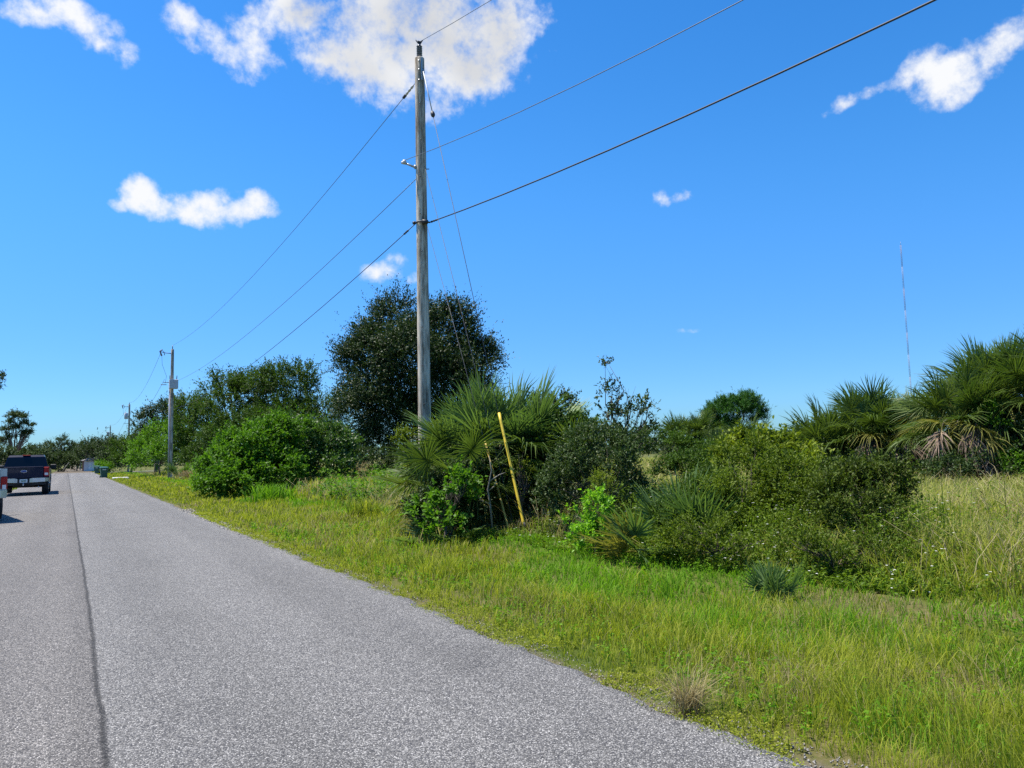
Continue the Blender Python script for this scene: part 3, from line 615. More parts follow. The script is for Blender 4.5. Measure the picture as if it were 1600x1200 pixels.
# right hand palm clumps
PG = 'cabbage palms at the far side of the field'
palm('low rounded cabbage palm standing leftmost of the field palms', 1300, 27, .95, 56, 1.12, 18, 11, PG, az_dead=TOCAM, el1=-10, ds=1.02)
palm('cabbage palm under the radio mast with a clump of dead fronds hanging at its middle', 1362, 26.2, 1.6, 60, 1.12, 24, 12, PG, az_dead=TOCAM, el1=-10, ds=1.02, upf=.2)
palm('narrow cabbage palm wedged between the palm under the radio mast and the tall right palms', 1424, 26.8, 1.35, 48, 1.05, 20, 13, PG, az_dead=TOCAM, el1=-10, ds=1.02)
palm('yellowing cabbage palm with a long skirt of dead fronds, in front of the tallest palm', 1502, 22, 1.85, 52, 1.0, 24, 14, PG, az_dead=TOCAM, el1=-10, ds=1.02, yel=.16)
palm('tallest cabbage palm, its spiky crown reaching highest at the right of the field', 1566, 23, 2.65, 64, 1.12, 20, 15, PG, az_dead=TOCAM, el1=-10, ds=1.02, upf=.25)
palm('cabbage palm at the right edge of the picture, half out of view', 1640, 21.5, 2.6, 48, 1.1, 26, 16, PG, az_dead=TOCAM, el1=-10, ds=1.02)
# distant palms
PD = 'distant palms between the sapling and the field palms'
palm('distant palm with a rounded grey green crown left of the pine', 1066, 50, 1.8, 34, 1.15, 6, 21, PD)
palm('distant palm leaning against the left side of the pine', 1096, 50, 2.3, 30, 1.0, 4, 22, PD)
palm('distant palm right of the pine with brown dead fronds below its crown', 1172, 46, 1.5, 34, 1.05, 7, 23, PD, az_dead=TOCAM)
palm('distant low palm farthest right in front of the tree line', 1212, 52, .9, 28, 1.1, 3, 24, PD)
palm('distant low palm half hidden beneath the pine', 1130, 47, .9, 28, 1.0, 4, 25, PD)

def palmetto(label, px, d, nf, sc, seed, az=None, els=(20, 75), yel=0, z=.1, group=None, dead=0, sink=0):
    r = rs(seed); bx, by = base_of(px, d); root = tag(empty('saw_palmetto', (bx, by, float(gz(bx, by))-sink)), label, 'palmetto', group)
    z = z*min(1, sc)*.4; mb = MB(); mb.tube([(-.1*sc, 0, -.06), (0, 0, -.01), (.01, .01, z+.03)], [.05*sc, .06*sc, .03*sc], 8); mb.build('stem', M_bark, root)
    for i in range(nf):
        a = (az+(i/(max(1, nf-1))-.5)*2.6+r.normal()*.15) if az is not None else i*2.4+r.normal()*.2
        me = FRSY if i < yel else FRS[r.randint(3)]
        place_frond(root, me, a, R(els[0]+(els[1]-els[0])*r.rand()), sc*(.85+.3*r.rand()), (0, 0, z), r.normal()*.4)
    for i in range(dead): place_frond(root, FRD[r.randint(3)], TOCAM+r.normal()*.9, R(-5-20*r.rand()), sc*.6, (0, 0, z), 0, 'dead_frond')
    return root
palmetto('saw palmetto with upright blue green fans beside the bright green sapling', 1062, 11.0, 12, 1.02, 31, els=(25, 80), dead=2)
palmetto('saw palmetto spreading a pale yellow green fan to the left, low beside the bright sapling', 1008, 10.3, 7, .85, 32, az=TOCAM-1.0, els=(15, 60), yel=4, dead=2)
palmetto('little dark palmetto with pale fallen fronds in the weeds beside the mown verge', 1195, 7.75, 8, .50, 33, els=(58, 88), dead=4, sink=.17)
palmetto('dark palmetto low at the left foot of the thicket near the pole', 690, 13.6, 8, .95, 34, els=(0, 50))

# ------------------------------------------------------------------ shrubs of the near thicket
def shrub(kind, label, cat, base, lobes, mat, seed, **k):
    k.setdefault('trunk_r', .03); k.setdefault('gap', .40); k.setdefault('n_limb', 14)
    return plant(kind, label, cat, lobes, base, mat, seed=seed, crown_name='foliage', stem_name='stem', **k)
shrub('leafy_bush', 'dark leafy bush with brighter sprigs at the left foot of the palm thicket', 'bush', base_of(700, 14.1),
      [lobe(700, 785, 42, 42, 14.2), lobe(728, 795, 34, 38, 14.2), lobe(668, 802, 28, 30, 14.0), lobe(745, 755, 30, 30, 15.0)], L_dark, 101, leaf=.055, clumps=420, cr=.22, wr=.5)
shrub('vine_bush', 'bright green vine with broad leaves climbing the left foot of the thicket', 'vine', base_of(690, 13.4),
      [lobe(668, 800, 30, 26, 13.5), lobe(715, 775, 34, 34, 13.4), lobe(722, 745, 14, 20, 13.7), lobe(700, 815, 45, 16, 13.3)], L_bright, 102, leaf=.085, clumps=75, cr=.2, wr=.6, tw=4, lp=7)
shrub('wax_myrtle', 'olive wax myrtle crowding the base of the nearest utility pole', 'bush', base_of(668, 16.0),
      [lobe(648, 694, 20, 20, 16.0), lobe(628, 684, 10, 10, 16.0), lobe(690, 672, 14, 10, 17.8), lobe(650, 732, 14, 20, 16.6)], L_olive, 103, leaf=.05, clumps=95, cr=.18, wr=.45)
shrub('wax_myrtle', 'dark wax myrtle behind the two yellow guy guards', 'bush', base_of(800, 15.6),
      [lobe(800, 760, 62, 66, 15.7), lobe(850, 745, 45, 56, 15.6), lobe(770, 790, 40, 40, 15.4), lobe(835, 800, 50, 34, 15.3)], L_dark, 104, leaf=.05, clumps=380, cr=.22, wr=.45)
shrub('wax_myrtle', 'small olive myrtle sprouting right behind the tall yellow guard', 'bush', base_of(815, 14.5),
      [lobe(818, 745, 20, 26, 14.7), lobe(800, 775, 14, 20, 14.6), lobe(812, 720, 10, 18, 14.7)], L_olive, 105, leaf=.04, clumps=60, cr=.14, wr=.4)
shrub('dark_shrub', 'rounded dark grey green oak shrub right of the palm thicket', 'bush', base_of(950, 13.0),
      [lobe(950, 745, 68, 58, 13.0), lobe(905, 760, 45, 60, 13.0), lobe(990, 760, 42, 50, 12.8), lobe(935, 700, 50, 32, 13.3), lobe(880, 770, 35, 50, 13.2), lobe(985, 700, 32, 24, 13.2)], L_dark, 106, leaf=.048, clumps=620, cr=.2, wr=.5, up=.2)
shrub('leafy_bush', 'green leafy bush rising just right of the palm fans', 'bush', base_of(870, 16),
      [lobe(880, 690, 45, 40, 16), lobe(905, 675, 30, 26, 16.2), lobe(850, 715, 35, 40, 15.8)], L_tree, 107, leaf=.07, clumps=220, cr=.25)
shrub('bright_sapling', 'small bright lime green sapling in front of the dark shrub', 'sapling', base_of(925, 10.7),
      [lobe(935, 795, 20, 24, 10.7), lobe(905, 812, 20, 18, 10.7), lobe(955, 790, 12, 14, 10.8), lobe(915, 840, 24, 16, 10.6), lobe(945, 830, 20, 16, 10.6)], L_lime, 108, leaf=.06, clumps=75, cr=.13, wr=.42, tw=4, lp=8, up=.9, trunk_r=.015)
shrub('wax_myrtle', 'slim olive myrtle sprig between the lime sapling and the dark shrub', 'bush', base_of(940, 11.2),
      [lobe(937, 765, 16, 24, 11.2), lobe(930, 790, 12, 20, 11.2)], L_olive, 109, leaf=.035, clumps=45, cr=.16, wr=.3, up=1.2, trunk_r=.012)
shrub('wax_myrtle', 'wide wax myrtle right of the upright palmetto, yellow green at the top', 'bush', base_of(1150, 11.0),
      [lobe(1165, 765, 36, 44, 11.0), lobe(1120, 785, 26, 44, 10.8), lobe(1200, 738, 26, 28, 11.4), lobe(1150, 825, 44, 28, 10.6), lobe(1138, 722, 16, 20, 11.6), lobe(1212, 790, 28, 34, 10.8), lobe(1180, 712, 10, 16, 11.4)], L_myrtle, 110, leaf=.050, clumps=520, cr=.27, wr=.36, up=.7)
shrub('wax_myrtle', 'wax myrtle between the wide myrtle and the rounded one at the field edge', 'bush', base_of(1250, 10.3),
      [lobe(1252, 795, 28, 38, 10.2), lobe(1238, 752, 24, 28, 10.6), lobe(1268, 828, 22, 26, 9.9), lobe(1222, 838, 22, 22, 9.8), lobe(1272, 762, 12, 22, 10.4)], L_myrtle, 111, leaf=.048, clumps=280, cr=.26, wr=.36, up=.7)
shrub('wax_myrtle', 'rounded dark olive wax myrtle at the edge of the tall grass field', 'bush', base_of(1345, 9.6),
      [lobe(1350, 790, 52, 44, 9.6), lobe(1310, 800, 38, 46, 9.5), lobe(1382, 775, 30, 34, 9.7), lobe(1392, 742, 20, 26, 9.7), lobe(1330, 765, 34, 32, 9.8), lobe(1360, 828, 40, 22, 9.4)], L_deep, 112, leaf=.048, clumps=460, cr=.25, wr=.36, up=.7)
shrub('wax_myrtle', 'low wax myrtle behind the upright palmetto', 'bush', base_of(1085, 12.2),
      [lobe(1088, 800, 40, 46, 11.0), lobe(1060, 815, 36, 30, 10.8), lobe(1108, 760, 26, 26, 12)], L_tree, 113, leaf=.04, clumps=240, cr=.18, wr=.38)
shrub('broadleaf_bush', 'yellow green broad leaved bush rising behind the wide wax myrtle', 'bush', base_of(1190, 17),
      [lobe(1185, 700, 30, 22, 17), lobe(1228, 712, 34, 24, 17), lobe(1150, 715, 24, 20, 17), lobe(1275, 740, 30, 18, 16)], L_olive, 114, leaf=.10, clumps=150, cr=.3, wr=.6)
shrub('leafy_bush', 'low green bush in the dip behind the dark shrub and left of the pine', 'bush', base_of(1055, 28),
      [lobe(1045, 700, 40, 18, 28), lobe(1085, 708, 34, 14, 28), lobe(1020, 690, 22, 22, 28)], L_tree, 115, leaf=.09, clumps=170, cr=.35)
shrub('leafy_bush', 'dark bush in the shade beneath the field palms', 'bush', base_of(1545, 21.3),
      [lobe(1560, 690, 45, 55, 21.6), lobe(1530, 715, 50, 28, 21.2), lobe(1600, 700, 40, 50, 21), lobe(1490, 738, 34, 17, 20.4), lobe(1450, 742, 26, 13, 20.6), lobe(1535, 738, 36, 20, 20.2)], L_dark, 116, leaf=.075, clumps=380, cr=.3)
shrub('leafy_bush', 'green climbing bush between the skirts of the two tall palms', 'bush', base_of(1552, 20.6),
      [lobe(1552, 665, 16, 36, 21), lobe(1575, 730, 30, 22, 20.6)], L_bright, 117, leaf=.08, clumps=110, cr=.28)
shrub('leafy_bush', 'low dark bush under the leftmost field palms', 'bush', base_of(1370, 25),
      [lobe(1345, 725, 50, 14, 25), lobe(1410, 725, 45, 16, 25), lobe(1280, 715, 24, 16, 26)], L_dark, 118, leaf=.08, clumps=240, cr=.3)

shrub('leafy_bush', 'low green bush in the hollow between the dark shrub and the distant palms', 'bush', base_of(1090, 21),
      [lobe(1075, 728, 36, 16, 21), lobe(1110, 735, 34, 14, 20.5), lobe(1045, 735, 22, 14, 21)], L_tree, 119, leaf=.07, clumps=230, cr=.3)
shrub('leafy_bush', 'mid green bush below the distant low palm, behind the broad leaved bush', 'bush', base_of(1225, 30),
      [lobe(1215, 702, 36, 18, 30), lobe(1255, 705, 30, 20, 30), lobe(1180, 708, 26, 14, 31)], L_tree, 120, leaf=.10, clumps=240, cr=.4)
shrub('wax_myrtle', 'low bright wax myrtle in front of the upright palmetto and wide myrtle', 'bush', base_of(1110, 9.6),
      [lobe(1100, 835, 34, 26, 9.6), lobe(1065, 845, 26, 18, 9.5), lobe(1140, 850, 34, 22, 9.2), lobe(1180, 855, 26, 20, 9.0)], L_myrtle, 123, leaf=.045, clumps=110, cr=.22, wr=.36, up=.7)
shrub('wax_myrtle', 'low weedy myrtle in front of the rounded dark olive one', 'bush', base_of(1280, 8.6),
      [lobe(1250, 860, 34, 24, 8.6), lobe(1300, 868, 36, 24, 8.5), lobe(1345, 872, 34, 20, 8.4), lobe(1385, 850, 30, 24, 8.8)], L_myrtle, 124, leaf=.042, clumps=120, cr=.22, wr=.36, up=.7)
UG = 'low trees filling the foot of the tree line'
plant('broadleaf_bush', 'dark green bush filling the tree line foot between the bright bush and second pole', 'bush', [lobe(306, 718, 22, 18, 70), lobe(328, 705, 24, 24, 68), lobe(345, 690, 22, 26, 66)], base_of(326, 68), L_tree, UG, seed=146, leaf=.15, clumps=420, cr=.7, trunk_r=.08, inner=.4, crown_name='foliage', stem_name='stem')
plant('broadleaf_bush', 'dark green growth filling the foot of the two tall trees', 'bush', [lobe(400, 680, 40, 36, 53), lobe(450, 675, 40, 36, 53), lobe(500, 690, 34, 30, 52), lobe(540, 700, 20, 22, 50)], base_of(450, 53), L_tree, UG, seed=147, leaf=.14, clumps=800, cr=.7, trunk_r=.08, inner=.5, crown_name='foliage', stem_name='stem')

# thin young tree above the dark shrub, gaps of sky through it
plant('young_oak', 'thin young oak with sparse leaves standing up behind the dark shrub', 'tree',
      [lobe(946, 575, 7, 20, 17.5), lobe(950, 610, 16, 18, 17.5), lobe(975, 622, 16, 22, 17.5), lobe(985, 650, 34, 22, 17.5), lobe(1005, 640, 12, 20, 17.5), lobe(955, 655, 18, 26, 17.5), lobe(1010, 672, 16, 14, 17.5), lobe(975, 685, 34, 20, 17.5)],
      base_of(975, 17.5), L_dark, seed=121, leaf=.075, clumps=95, cr=.24, tw=4, lp=7, trunk_r=.045, n_limb=16, inner=.8, up=.5, wr=.5)
plant('young_oak', 'bushy young oak peeking over the right side of the palm fans', 'tree',
      [lobe(878, 642, 28, 24, 22), lobe(835, 640, 30, 18, 22), lobe(895, 670, 22, 24, 22), lobe(850, 670, 30, 30, 22), lobe(925, 690, 24, 18, 22)],
      base_of(875, 22), L_dark, seed=122, leaf=.085, clumps=260, cr=.3, tw=5, lp=7, trunk_r=.06, inner=.5)
# bare stem in front of the thicket
def stick(kind, label, cat, pts, rad, mat, extra=()):
    mb = MB(); mb.tube(pts, rad, 6)
    for e in extra: mb.tube(e, [rad[0]*.6, rad[0]*.45, rad[0]*.15][:len(e)], 5)
    return tag(mb.build(kind, mat), label, cat)
a0 = at(768, 828, 13.3)
stick('bare_stem', 'pale bare forked stem in front of the thicket, left of the yellow guards', 'branch', [at(770, 832, 13.9), at(766, 790, 13.9), at(762, 765, 13.9), at(768, 735, 13.9), at(764, 712, 13.9)], [.022, .018, .014, .01, .004], M_palebark,
      [[at(766, 788, 13.9), at(752, 782, 13.85), at(744, 776, 13.8)], [at(765, 752, 13.9), at(780, 742, 13.9), at(790, 738, 13.9)], [at(762, 768, 13.9), at(772, 760, 13.9), at(776, 752, 13.8)]])

# ------------------------------------------------------------------ trees
plant('live_oak', 'big round dark live oak towering behind the nearest utility pole', 'tree',
      [lobe(655, 592, 86, 86, 47), lobe(610, 525, 44, 36, 47), lobe(618, 490, 28, 28, 47), lobe(690, 520, 50, 40, 47), lobe(715, 500, 22, 24, 47), lobe(690, 486, 14, 14, 47), lobe(735, 565, 44, 45, 47), lobe(572, 575, 46, 58, 47),
       lobe(560, 640, 36, 46, 47), lobe(650, 660, 90, 60, 47), lobe(725, 625, 46, 48, 47), lobe(590, 545, 40, 40, 46), lobe(700, 610, 60, 60, 45), lobe(640, 560, 60, 50, 44.5), lobe(595, 630, 55, 55, 45), lobe(590, 690, 42, 26, 46), lobe(700, 690, 60, 26, 46), lobe(758, 548, 16, 14, 47)],
      base_of(652, 47), L_oak, seed=131, leaf=.15, clumps=3900, tw=6, lp=8, cr=.95, wr=.45, trunk_r=.16, n_limb=14, inner=.55, gap=.17, up=.3)
TL = 'trees along the right side of the road beyond the bright bush'
plant('broadleaf_tree', 'tall dark tree behind the bright bush, its top the highest left of the oak', 'tree',
      [lobe(445, 610, 48, 40, 56), lobe(470, 590, 22, 22, 56), lobe(425, 600, 30, 26, 56), lobe(450, 655, 50, 40, 55), lobe(480, 620, 16, 22, 56)], base_of(450, 56), L_tree, TL, seed=132, leaf=.15, clumps=620, cr=.8, trunk_r=.16, inner=.5, gap=.34)
plant('broadleaf_tree', 'wide dark tree left of the tallest one, behind the middle of the bush', 'tree',
      [lobe(365, 640, 50, 50, 58), lobe(350, 605, 28, 22, 58), lobe(395, 612, 34, 28, 58), lobe(385, 670, 50, 40, 57), lobe(330, 615, 14, 20, 58)], base_of(372, 58), L_tree, TL, seed=133, leaf=.15, clumps=700, cr=.8, trunk_r=.16, inner=.45, gap=.33)
plant('broadleaf_tree', 'small feathery tree filling the gap between the tallest tree and the oak', 'tree',
      [lobe(505, 640, 26, 26, 54), lobe(520, 665, 22, 30, 54), lobe(495, 675, 30, 26, 54), lobe(535, 690, 18, 20, 54)], base_of(512, 54), L_tree, TL, seed=134, leaf=.13, clumps=260, cr=.7, trunk_r=.08, inner=.7, gap=.3)
plant('broadleaf_tree', 'dark tree directly right of the second utility pole', 'tree',
      [lobe(303, 668, 32, 38, 73), lobe(295, 640, 25, 20, 74), lobe(324, 690, 32, 34, 72), lobe(318, 650, 20, 24, 73), lobe(296, 700, 22, 28, 73)], base_of(305, 73), L_tree, TL, seed=135, leaf=.16, clumps=480, cr=.85, trunk_r=.12, inner=.4, gap=.3)
plant('live_oak', 'spreading dark oak with sky gaps showing left of the second utility pole', 'tree',
      [lobe(232, 655, 20, 14, 88), lobe(255, 645, 22, 16, 88), lobe(218, 672, 10, 10, 88), lobe(280, 640, 22, 18, 88), lobe(245, 675, 26, 12, 88), lobe(228, 690, 16, 14, 88), lobe(280, 665, 24, 20, 88)], base_of(245, 88), L_oak, TL, seed=136, leaf=.2, clumps=420, cr=.95, trunk_r=.25, inner=.6, gap=.3)
plant('broadleaf_bush', 'large light green bush behind the second utility pole', 'bush',
      [lobe(235, 715, 32, 30, 78), lobe(262, 690, 34, 32, 76), lobe(290, 680, 26, 26, 74), lobe(275, 715, 36, 26, 74), lobe(215, 725, 14, 18, 80), lobe(225, 700, 18, 18, 79)], base_of(250, 76), L_bright, seed=137, leaf=.18, clumps=560, cr=.8, trunk_r=.08, inner=.35, crown_name='foliage', stem_name='stem')
plant('broadleaf_bush', 'broad bright green bush spreading at the verge, in front of the tall trees', 'bush',
      [lobe(350, 735, 34, 34, 32), lobe(390, 710, 48, 38, 33), lobe(430, 690, 36, 30, 34), lobe(370, 755, 44, 22, 31), lobe(455, 670, 26, 24, 34.5), lobe(335, 762, 24, 14, 31), lobe(420, 740, 50, 34, 32.5), lobe(370, 700, 20, 14, 33)],
      base_of(385, 33), L_bright, seed=138, leaf=.14, clumps=850, cr=.55, wr=.5, tw=5, lp=9, trunk_r=.06, inner=.35, up=.15, gap=.36, crown_name='foliage', stem_name='stem')
plant('broadleaf_bush', 'darker vine covered bush joined to the right side of the broad bright bush', 'bush',
      [lobe(490, 705, 55, 36, 36), lobe(525, 700, 26, 26, 36), lobe(470, 680, 34, 26, 36.5), lobe(505, 730, 46, 22, 35), lobe(450, 730, 40, 26, 35)],
      base_of(492, 36), leafmat('vine_leaf', (.03, .07, .01), (.08, .16, .022), .28), seed=139, leaf=.12, clumps=700, cr=.5, wr=.55, trunk_r=.06, inner=.35, gap=.36, crown_name='foliage', stem_name='stem')
plant('broadleaf_bush', 'dark low bush between the vine covered bush and the oak', 'bush',
      [lobe(560, 715, 22, 14, 42), lobe(590, 722, 26, 12, 42), lobe(640, 722, 34, 10, 42)], base_of(585, 42), L_dark, seed=140, leaf=.12, clumps=160, cr=.4, trunk_r=.04, crown_name='foliage', stem_name='stem')
palmetto('grey green palmetto clump at the foot of the second utility pole', 282, 63, 12, 1.5, 141, els=(10, 80))
# row beyond the third pole
plant('broadleaf_tree', 'dark tree right of the third utility pole', 'tree', [lobe(222, 690, 0.1+14, 16, 112), lobe(210, 700, 14, 16, 112), lobe(190, 705, 14, 18, 114), lobe(198, 718, 18, 14, 112)], base_of(206, 112), L_tree, TL, seed=142, leaf=.24, clumps=300, cr=1.1, trunk_r=.15)
plant('broadleaf_tree', 'dark tree between the third and fourth utility poles', 'tree', [lobe(178, 705, 12, 18, 125), lobe(165, 700, 12, 13, 128), lobe(172, 722, 16, 12, 125)], base_of(172, 126), L_far, TL, seed=143, leaf=.26, clumps=240, cr=1.2, trunk_r=.15)
plant('broadleaf_tree', 'dark tree overhanging the white shed at the end of the road', 'tree', [lobe(150, 705, 16, 9, 150), lobe(140, 700, 12, 9, 152), lobe(160, 712, 12, 12, 148), lobe(131, 706, 9, 10, 155)], base_of(150, 150), L_far, TL, seed=144, leaf=.3, clumps=240, cr=1.3, trunk_r=.15)
plant('broadleaf_bush', 'pale green bush at the verge below the fourth utility pole', 'bush', [lobe(160, 729, 7, 7, 112), lobe(168, 733, 8, 5, 110)], base_of(163, 111), L_bright, seed=145, leaf=.2, clumps=80, cr=.6, trunk_r=.05, crown_name='foliage', stem_name='stem')
# trees past the end of the road
EG = 'trees standing past the end of the road'
plant('pine_tree', 'open pine past the road end with tufted round clumps of needles', 'tree', [lobe(98, 688, 7, 6, 170), lobe(108, 695, 7, 5, 170), lobe(90, 698, 8, 6, 170), lobe(112, 705, 6, 5, 170), lobe(100, 708, 10, 6, 170), lobe(117, 697, 4, 4, 170)], base_of(101, 170), L_far, EG, seed=151, leaf=.3, clumps=150, cr=.9, trunk_r=.16, bark=M_pinebark, wr=.3, inner=.6)
plant('pine_tree', 'second open pine past the road end, just left of the tufted one', 'tree', [lobe(76, 697, 7, 6, 175), lobe(83, 704, 7, 5, 175), lobe(72, 706, 7, 5, 175), lobe(66, 699, 4, 3, 175), lobe(80, 712, 9, 5, 175)], base_of(77, 175), L_far, EG, seed=152, leaf=.3, clumps=120, cr=.9, trunk_r=.16, bark=M_pinebark, wr=.3, inner=.6)
plant('broadleaf_bush', 'big dark rounded bush facing the end of the road', 'bush', [lobe(92, 724, 18, 13, 150), lobe(78, 722, 12, 12, 152), lobe(106, 726, 12, 10, 150)], base_of(92, 150), L_far, seed=153, leaf=.28, clumps=260, cr=.9, trunk_r=.1, crown_name='foliage', stem_name='stem')
plant('broadleaf_tree', 'low dark tree behind the cab of the navy pickup', 'tree', [lobe(52, 708, 14, 9, 150), lobe(40, 712, 12, 9, 150), lobe(60, 716, 14, 9, 148)], base_of(50, 150), L_far, EG, seed=154, leaf=.28, clumps=220, cr=1.1, trunk_r=.12)
plant('broadleaf_tree', 'dark tree right of the rounded bush at the road end', 'tree', [lobe(122, 712, 10, 9, 165), lobe(128, 720, 12, 9, 162), lobe(114, 718, 9, 8, 165)], base_of(121, 164), L_far, EG, seed=155, leaf=.28, clumps=170, cr=1.1, trunk_r=.12)
for q, (px0, dd, lab) in enumerate(((102, 146, 'pale leaning pole of dead wood before the rounded bush'), )):
    p0 = base_of(px0-4, dd); p1 = base_of(px0+6, dd)
    stick('dead_branch', lab, 'branch', [(p0[0], p0[1], 0), ((p0[0]+p1[0])/2, (p0[1]+p1[1])/2, .9), (p1[0], p1[1], 1.7)], [.08, .07, .04], M_palebark)
# left side: open pine, shrubs, out-of-frame pine with a branch poking in
plant('pine_tree', 'tall open pine with thin branches at the left edge beyond the navy pickup', 'tree',
      [lobe(22, 650, 9, 6, 118), lobe(35, 652, 7, 5, 118), lobe(14, 660, 6, 4, 118), lobe(38, 662, 5, 4, 118), lobe(8, 672, 7, 4, 118), lobe(26, 668, 6, 3, 118), lobe(48, 665, 4, 3, 118), lobe(40, 675, 6, 3, 118), lobe(12, 684, 8, 5, 118), lobe(34, 683, 6, 3, 118), lobe(2, 690, 8, 6, 118), lobe(45, 678, 5, 3, 118)],
      base_of(20, 118), L_far, seed=161, leaf=.26, clumps=230, cr=.65, trunk_r=.2, bark=M_pinebark, wr=.3, inner=.9, n_limb=24)
plant('broadleaf_bush', 'dark roadside hedge bush at the left edge beside the silver vehicle', 'bush', [lobe(2, 715, 16, 16, 100), lobe(-30, 712, 24, 20, 95), lobe(16, 722, 10, 9, 104)], base_of(-10, 98), L_far, seed=162, leaf=.22, clumps=300, cr=.8, trunk_r=.1, crown_name='foliage', stem_name='stem')
plant('pine_tree', 'roadside pine mostly outside the left edge, one twig tip in view', 'tree', [lobe(-60, 560, 34, 26, 70), lobe(-20, 590, 20, 10, 70), lobe(-4, 592, 11, 5, 70), lobe(-80, 620, 30, 22, 70), lobe(-40, 640, 24, 14, 70), lobe(-6, 606, 8, 3, 70)], base_of(-62, 70), L_far, seed=163, leaf=.2, clumps=260, cr=.5, trunk_r=.2, bark=M_pinebark, wr=.35, inner=.6, n_limb=20)
# slash pine in the field
plant('pine_tree', 'dense green pine with billowing needle clumps standing in the field', 'tree',
      [lobe(1125, 645, 22, 16, 60), lobe(1150, 640, 26, 14, 60), lobe(1175, 645, 20, 14, 60), lobe(1168, 627, 16, 11, 60), lobe(1140, 632, 14, 10, 60), lobe(1112, 652, 12, 13, 60), lobe(1128, 665, 24, 12, 60), lobe(1185, 655, 11, 10, 60), lobe(1120, 680, 22, 16, 61)],
      base_of(1140, 60), L_pine, seed=171, leaf=.24, clumps=620, cr=.5, wr=.13, tw=7, lp=12, trunk_r=.16, bark=M_pinebark, inner=.4, up=.6)
# grasses with a shape of their own
def tuft(kind, label, px, py, d, n, hh, rad, mat, seed, lean=.8, group=None):
    b = gnd(px, py) if d is None else np.array(list(base_of(px, d))+[0]); r = rs(seed); z = float(gz(b[0], b[1]))
    X = b[0]+r.normal(size=n)*rad; Y = b[1]+r.normal(size=n)*rad; dd = math.hypot(b[0], b[1])
    o = link(kind, blades(kind, X-b[0], Y-b[1], hh*(.5+.6*r.rand(n)), np.full(n, max(.004, .0009*dd)), mat, r.rand(n), seed, lean, np.zeros(n)+.0, 0)); o.location = (b[0], b[1], z)
    return tag(o, label, 'grass tuft', group)
tuft('grass_tuft', 'pale straw coloured grass tuft at the road edge, lower right', 1078, 1108, None, 260, .30, .035, G_dry, 181, 1.0)
tuft('grass_tuft', 'pale plume grass rising from the green mound behind the verge', 560, 760, None, 160, 1.3, .25, G_dry, 182, .5)
tuft('grass_tuft', 'yellow green feathery weed at the right foot of the broad bright bush', 425, 782, None, 400, .75, .35, G_lush, 183, .7)
tuft('grass_tuft', 'dark rush clump in the rough grass left of the thicket', 567, 805, None, 300, .55, .2, G_verge, 184, .6)
tuft('grass_tuft', 'tan dry grass clump right of the palmetto under the second utility pole', 300, 750, None, 600, .9, .42, G_dry, 185, .5)
tuft('grass_tuft', 'tan dry grass clump in the dip left of the pine', 1038, 742, None, 500, .9, .35, G_dry, 186, .5)
tuft('grass_tuft', 'tan dry grass clump just right of the upright palmetto fans', 1108, 752, None, 450, .9, .5, G_dry, 187, .5)

# far-off woods all around the horizon
def woods(name, r0, segs, hmin, hmax, seed, n=26000):
    r = rs(seed); az = R(-75)+R(180)*r.rand(n); rad = r0+r.rand(n)*40; hh = hmin+(hmax-hmin)*fb(az*60, az*0, 1.0, seed)**1.3
    z = hh*r.rand(n)**.7*(.9+.2*r.rand(n)); P = np.stack([np.sin(az)*rad, np.cos(az)*rad, z], 1)
    K = np.repeat(np.arange(n), 3); D_ = r.normal(size=(n*3, 3)); sz = r0*.0042*(.6+.8*r.rand(n*3))
    V, F = leaf_quads(P[K]+r.normal(size=(n*3, 3))*r0*.002, D_, r.normal(size=(n*3, 3))+np.array([0, 0, .8]), sz, sz*.6)
    tag(link(name, np_mesh(name, V, F, None, L_far, np.repeat(r.rand(n)[K]*.6+.4*r.rand(n*3), 4))), kind='stuff')
woods('distant_woods', 260, 0, 2.2, 7.5, 7)
# ------------------------------------------------------------------ utility poles and lines
PX = 7.28
P1 = np.array([7.3, 17.0, 0.]); P2 = np.array([PX, 71.5, 0.]); P3 = np.array([PX, 129., 0.]); P4 = np.array([PX, 196., 0.]); P5 = np.array([5.2, 262., 0.])
def world_at(px, py, P):
    """height on the vertical line through P seen on row py"""
    return hgt(px, py, P)
def pole_shaft(root, h, r0, r1, lean=(0, 0)):
    mb = MB(); n = 20; zs = np.linspace(-.5, h, 24)
    mb.tube([(lean[0]*max(z, 0)/h, lean[1]*max(z, 0)/h, z) for z in zs]+[(lean[0], lean[1], h+.02)], [r0+(r1-r0)*max(z, 0)/h for z in zs]+[r1*.85], n)
    return mb.build('shaft', M_pole, root)
r1 = tag(empty('utility_pole', tuple(P1)), 'tall weathered wooden utility pole nearest the viewer, rising behind the palm thicket', 'utility pole', 'utility poles along the road')
H1 = world_at(659, 92, P1); pole_shaft(r1, H1, .165, .118)
rgt = np.array([BX[0], BX[1], 0]); rgt /= np.linalg.norm(rgt); fwd = np.array([math.sin(YAW), math.cos(YAW), 0])
def rp(h, dr=0, df=0): v = rgt*dr+fwd*df; return np.array([v[0], v[1], h])
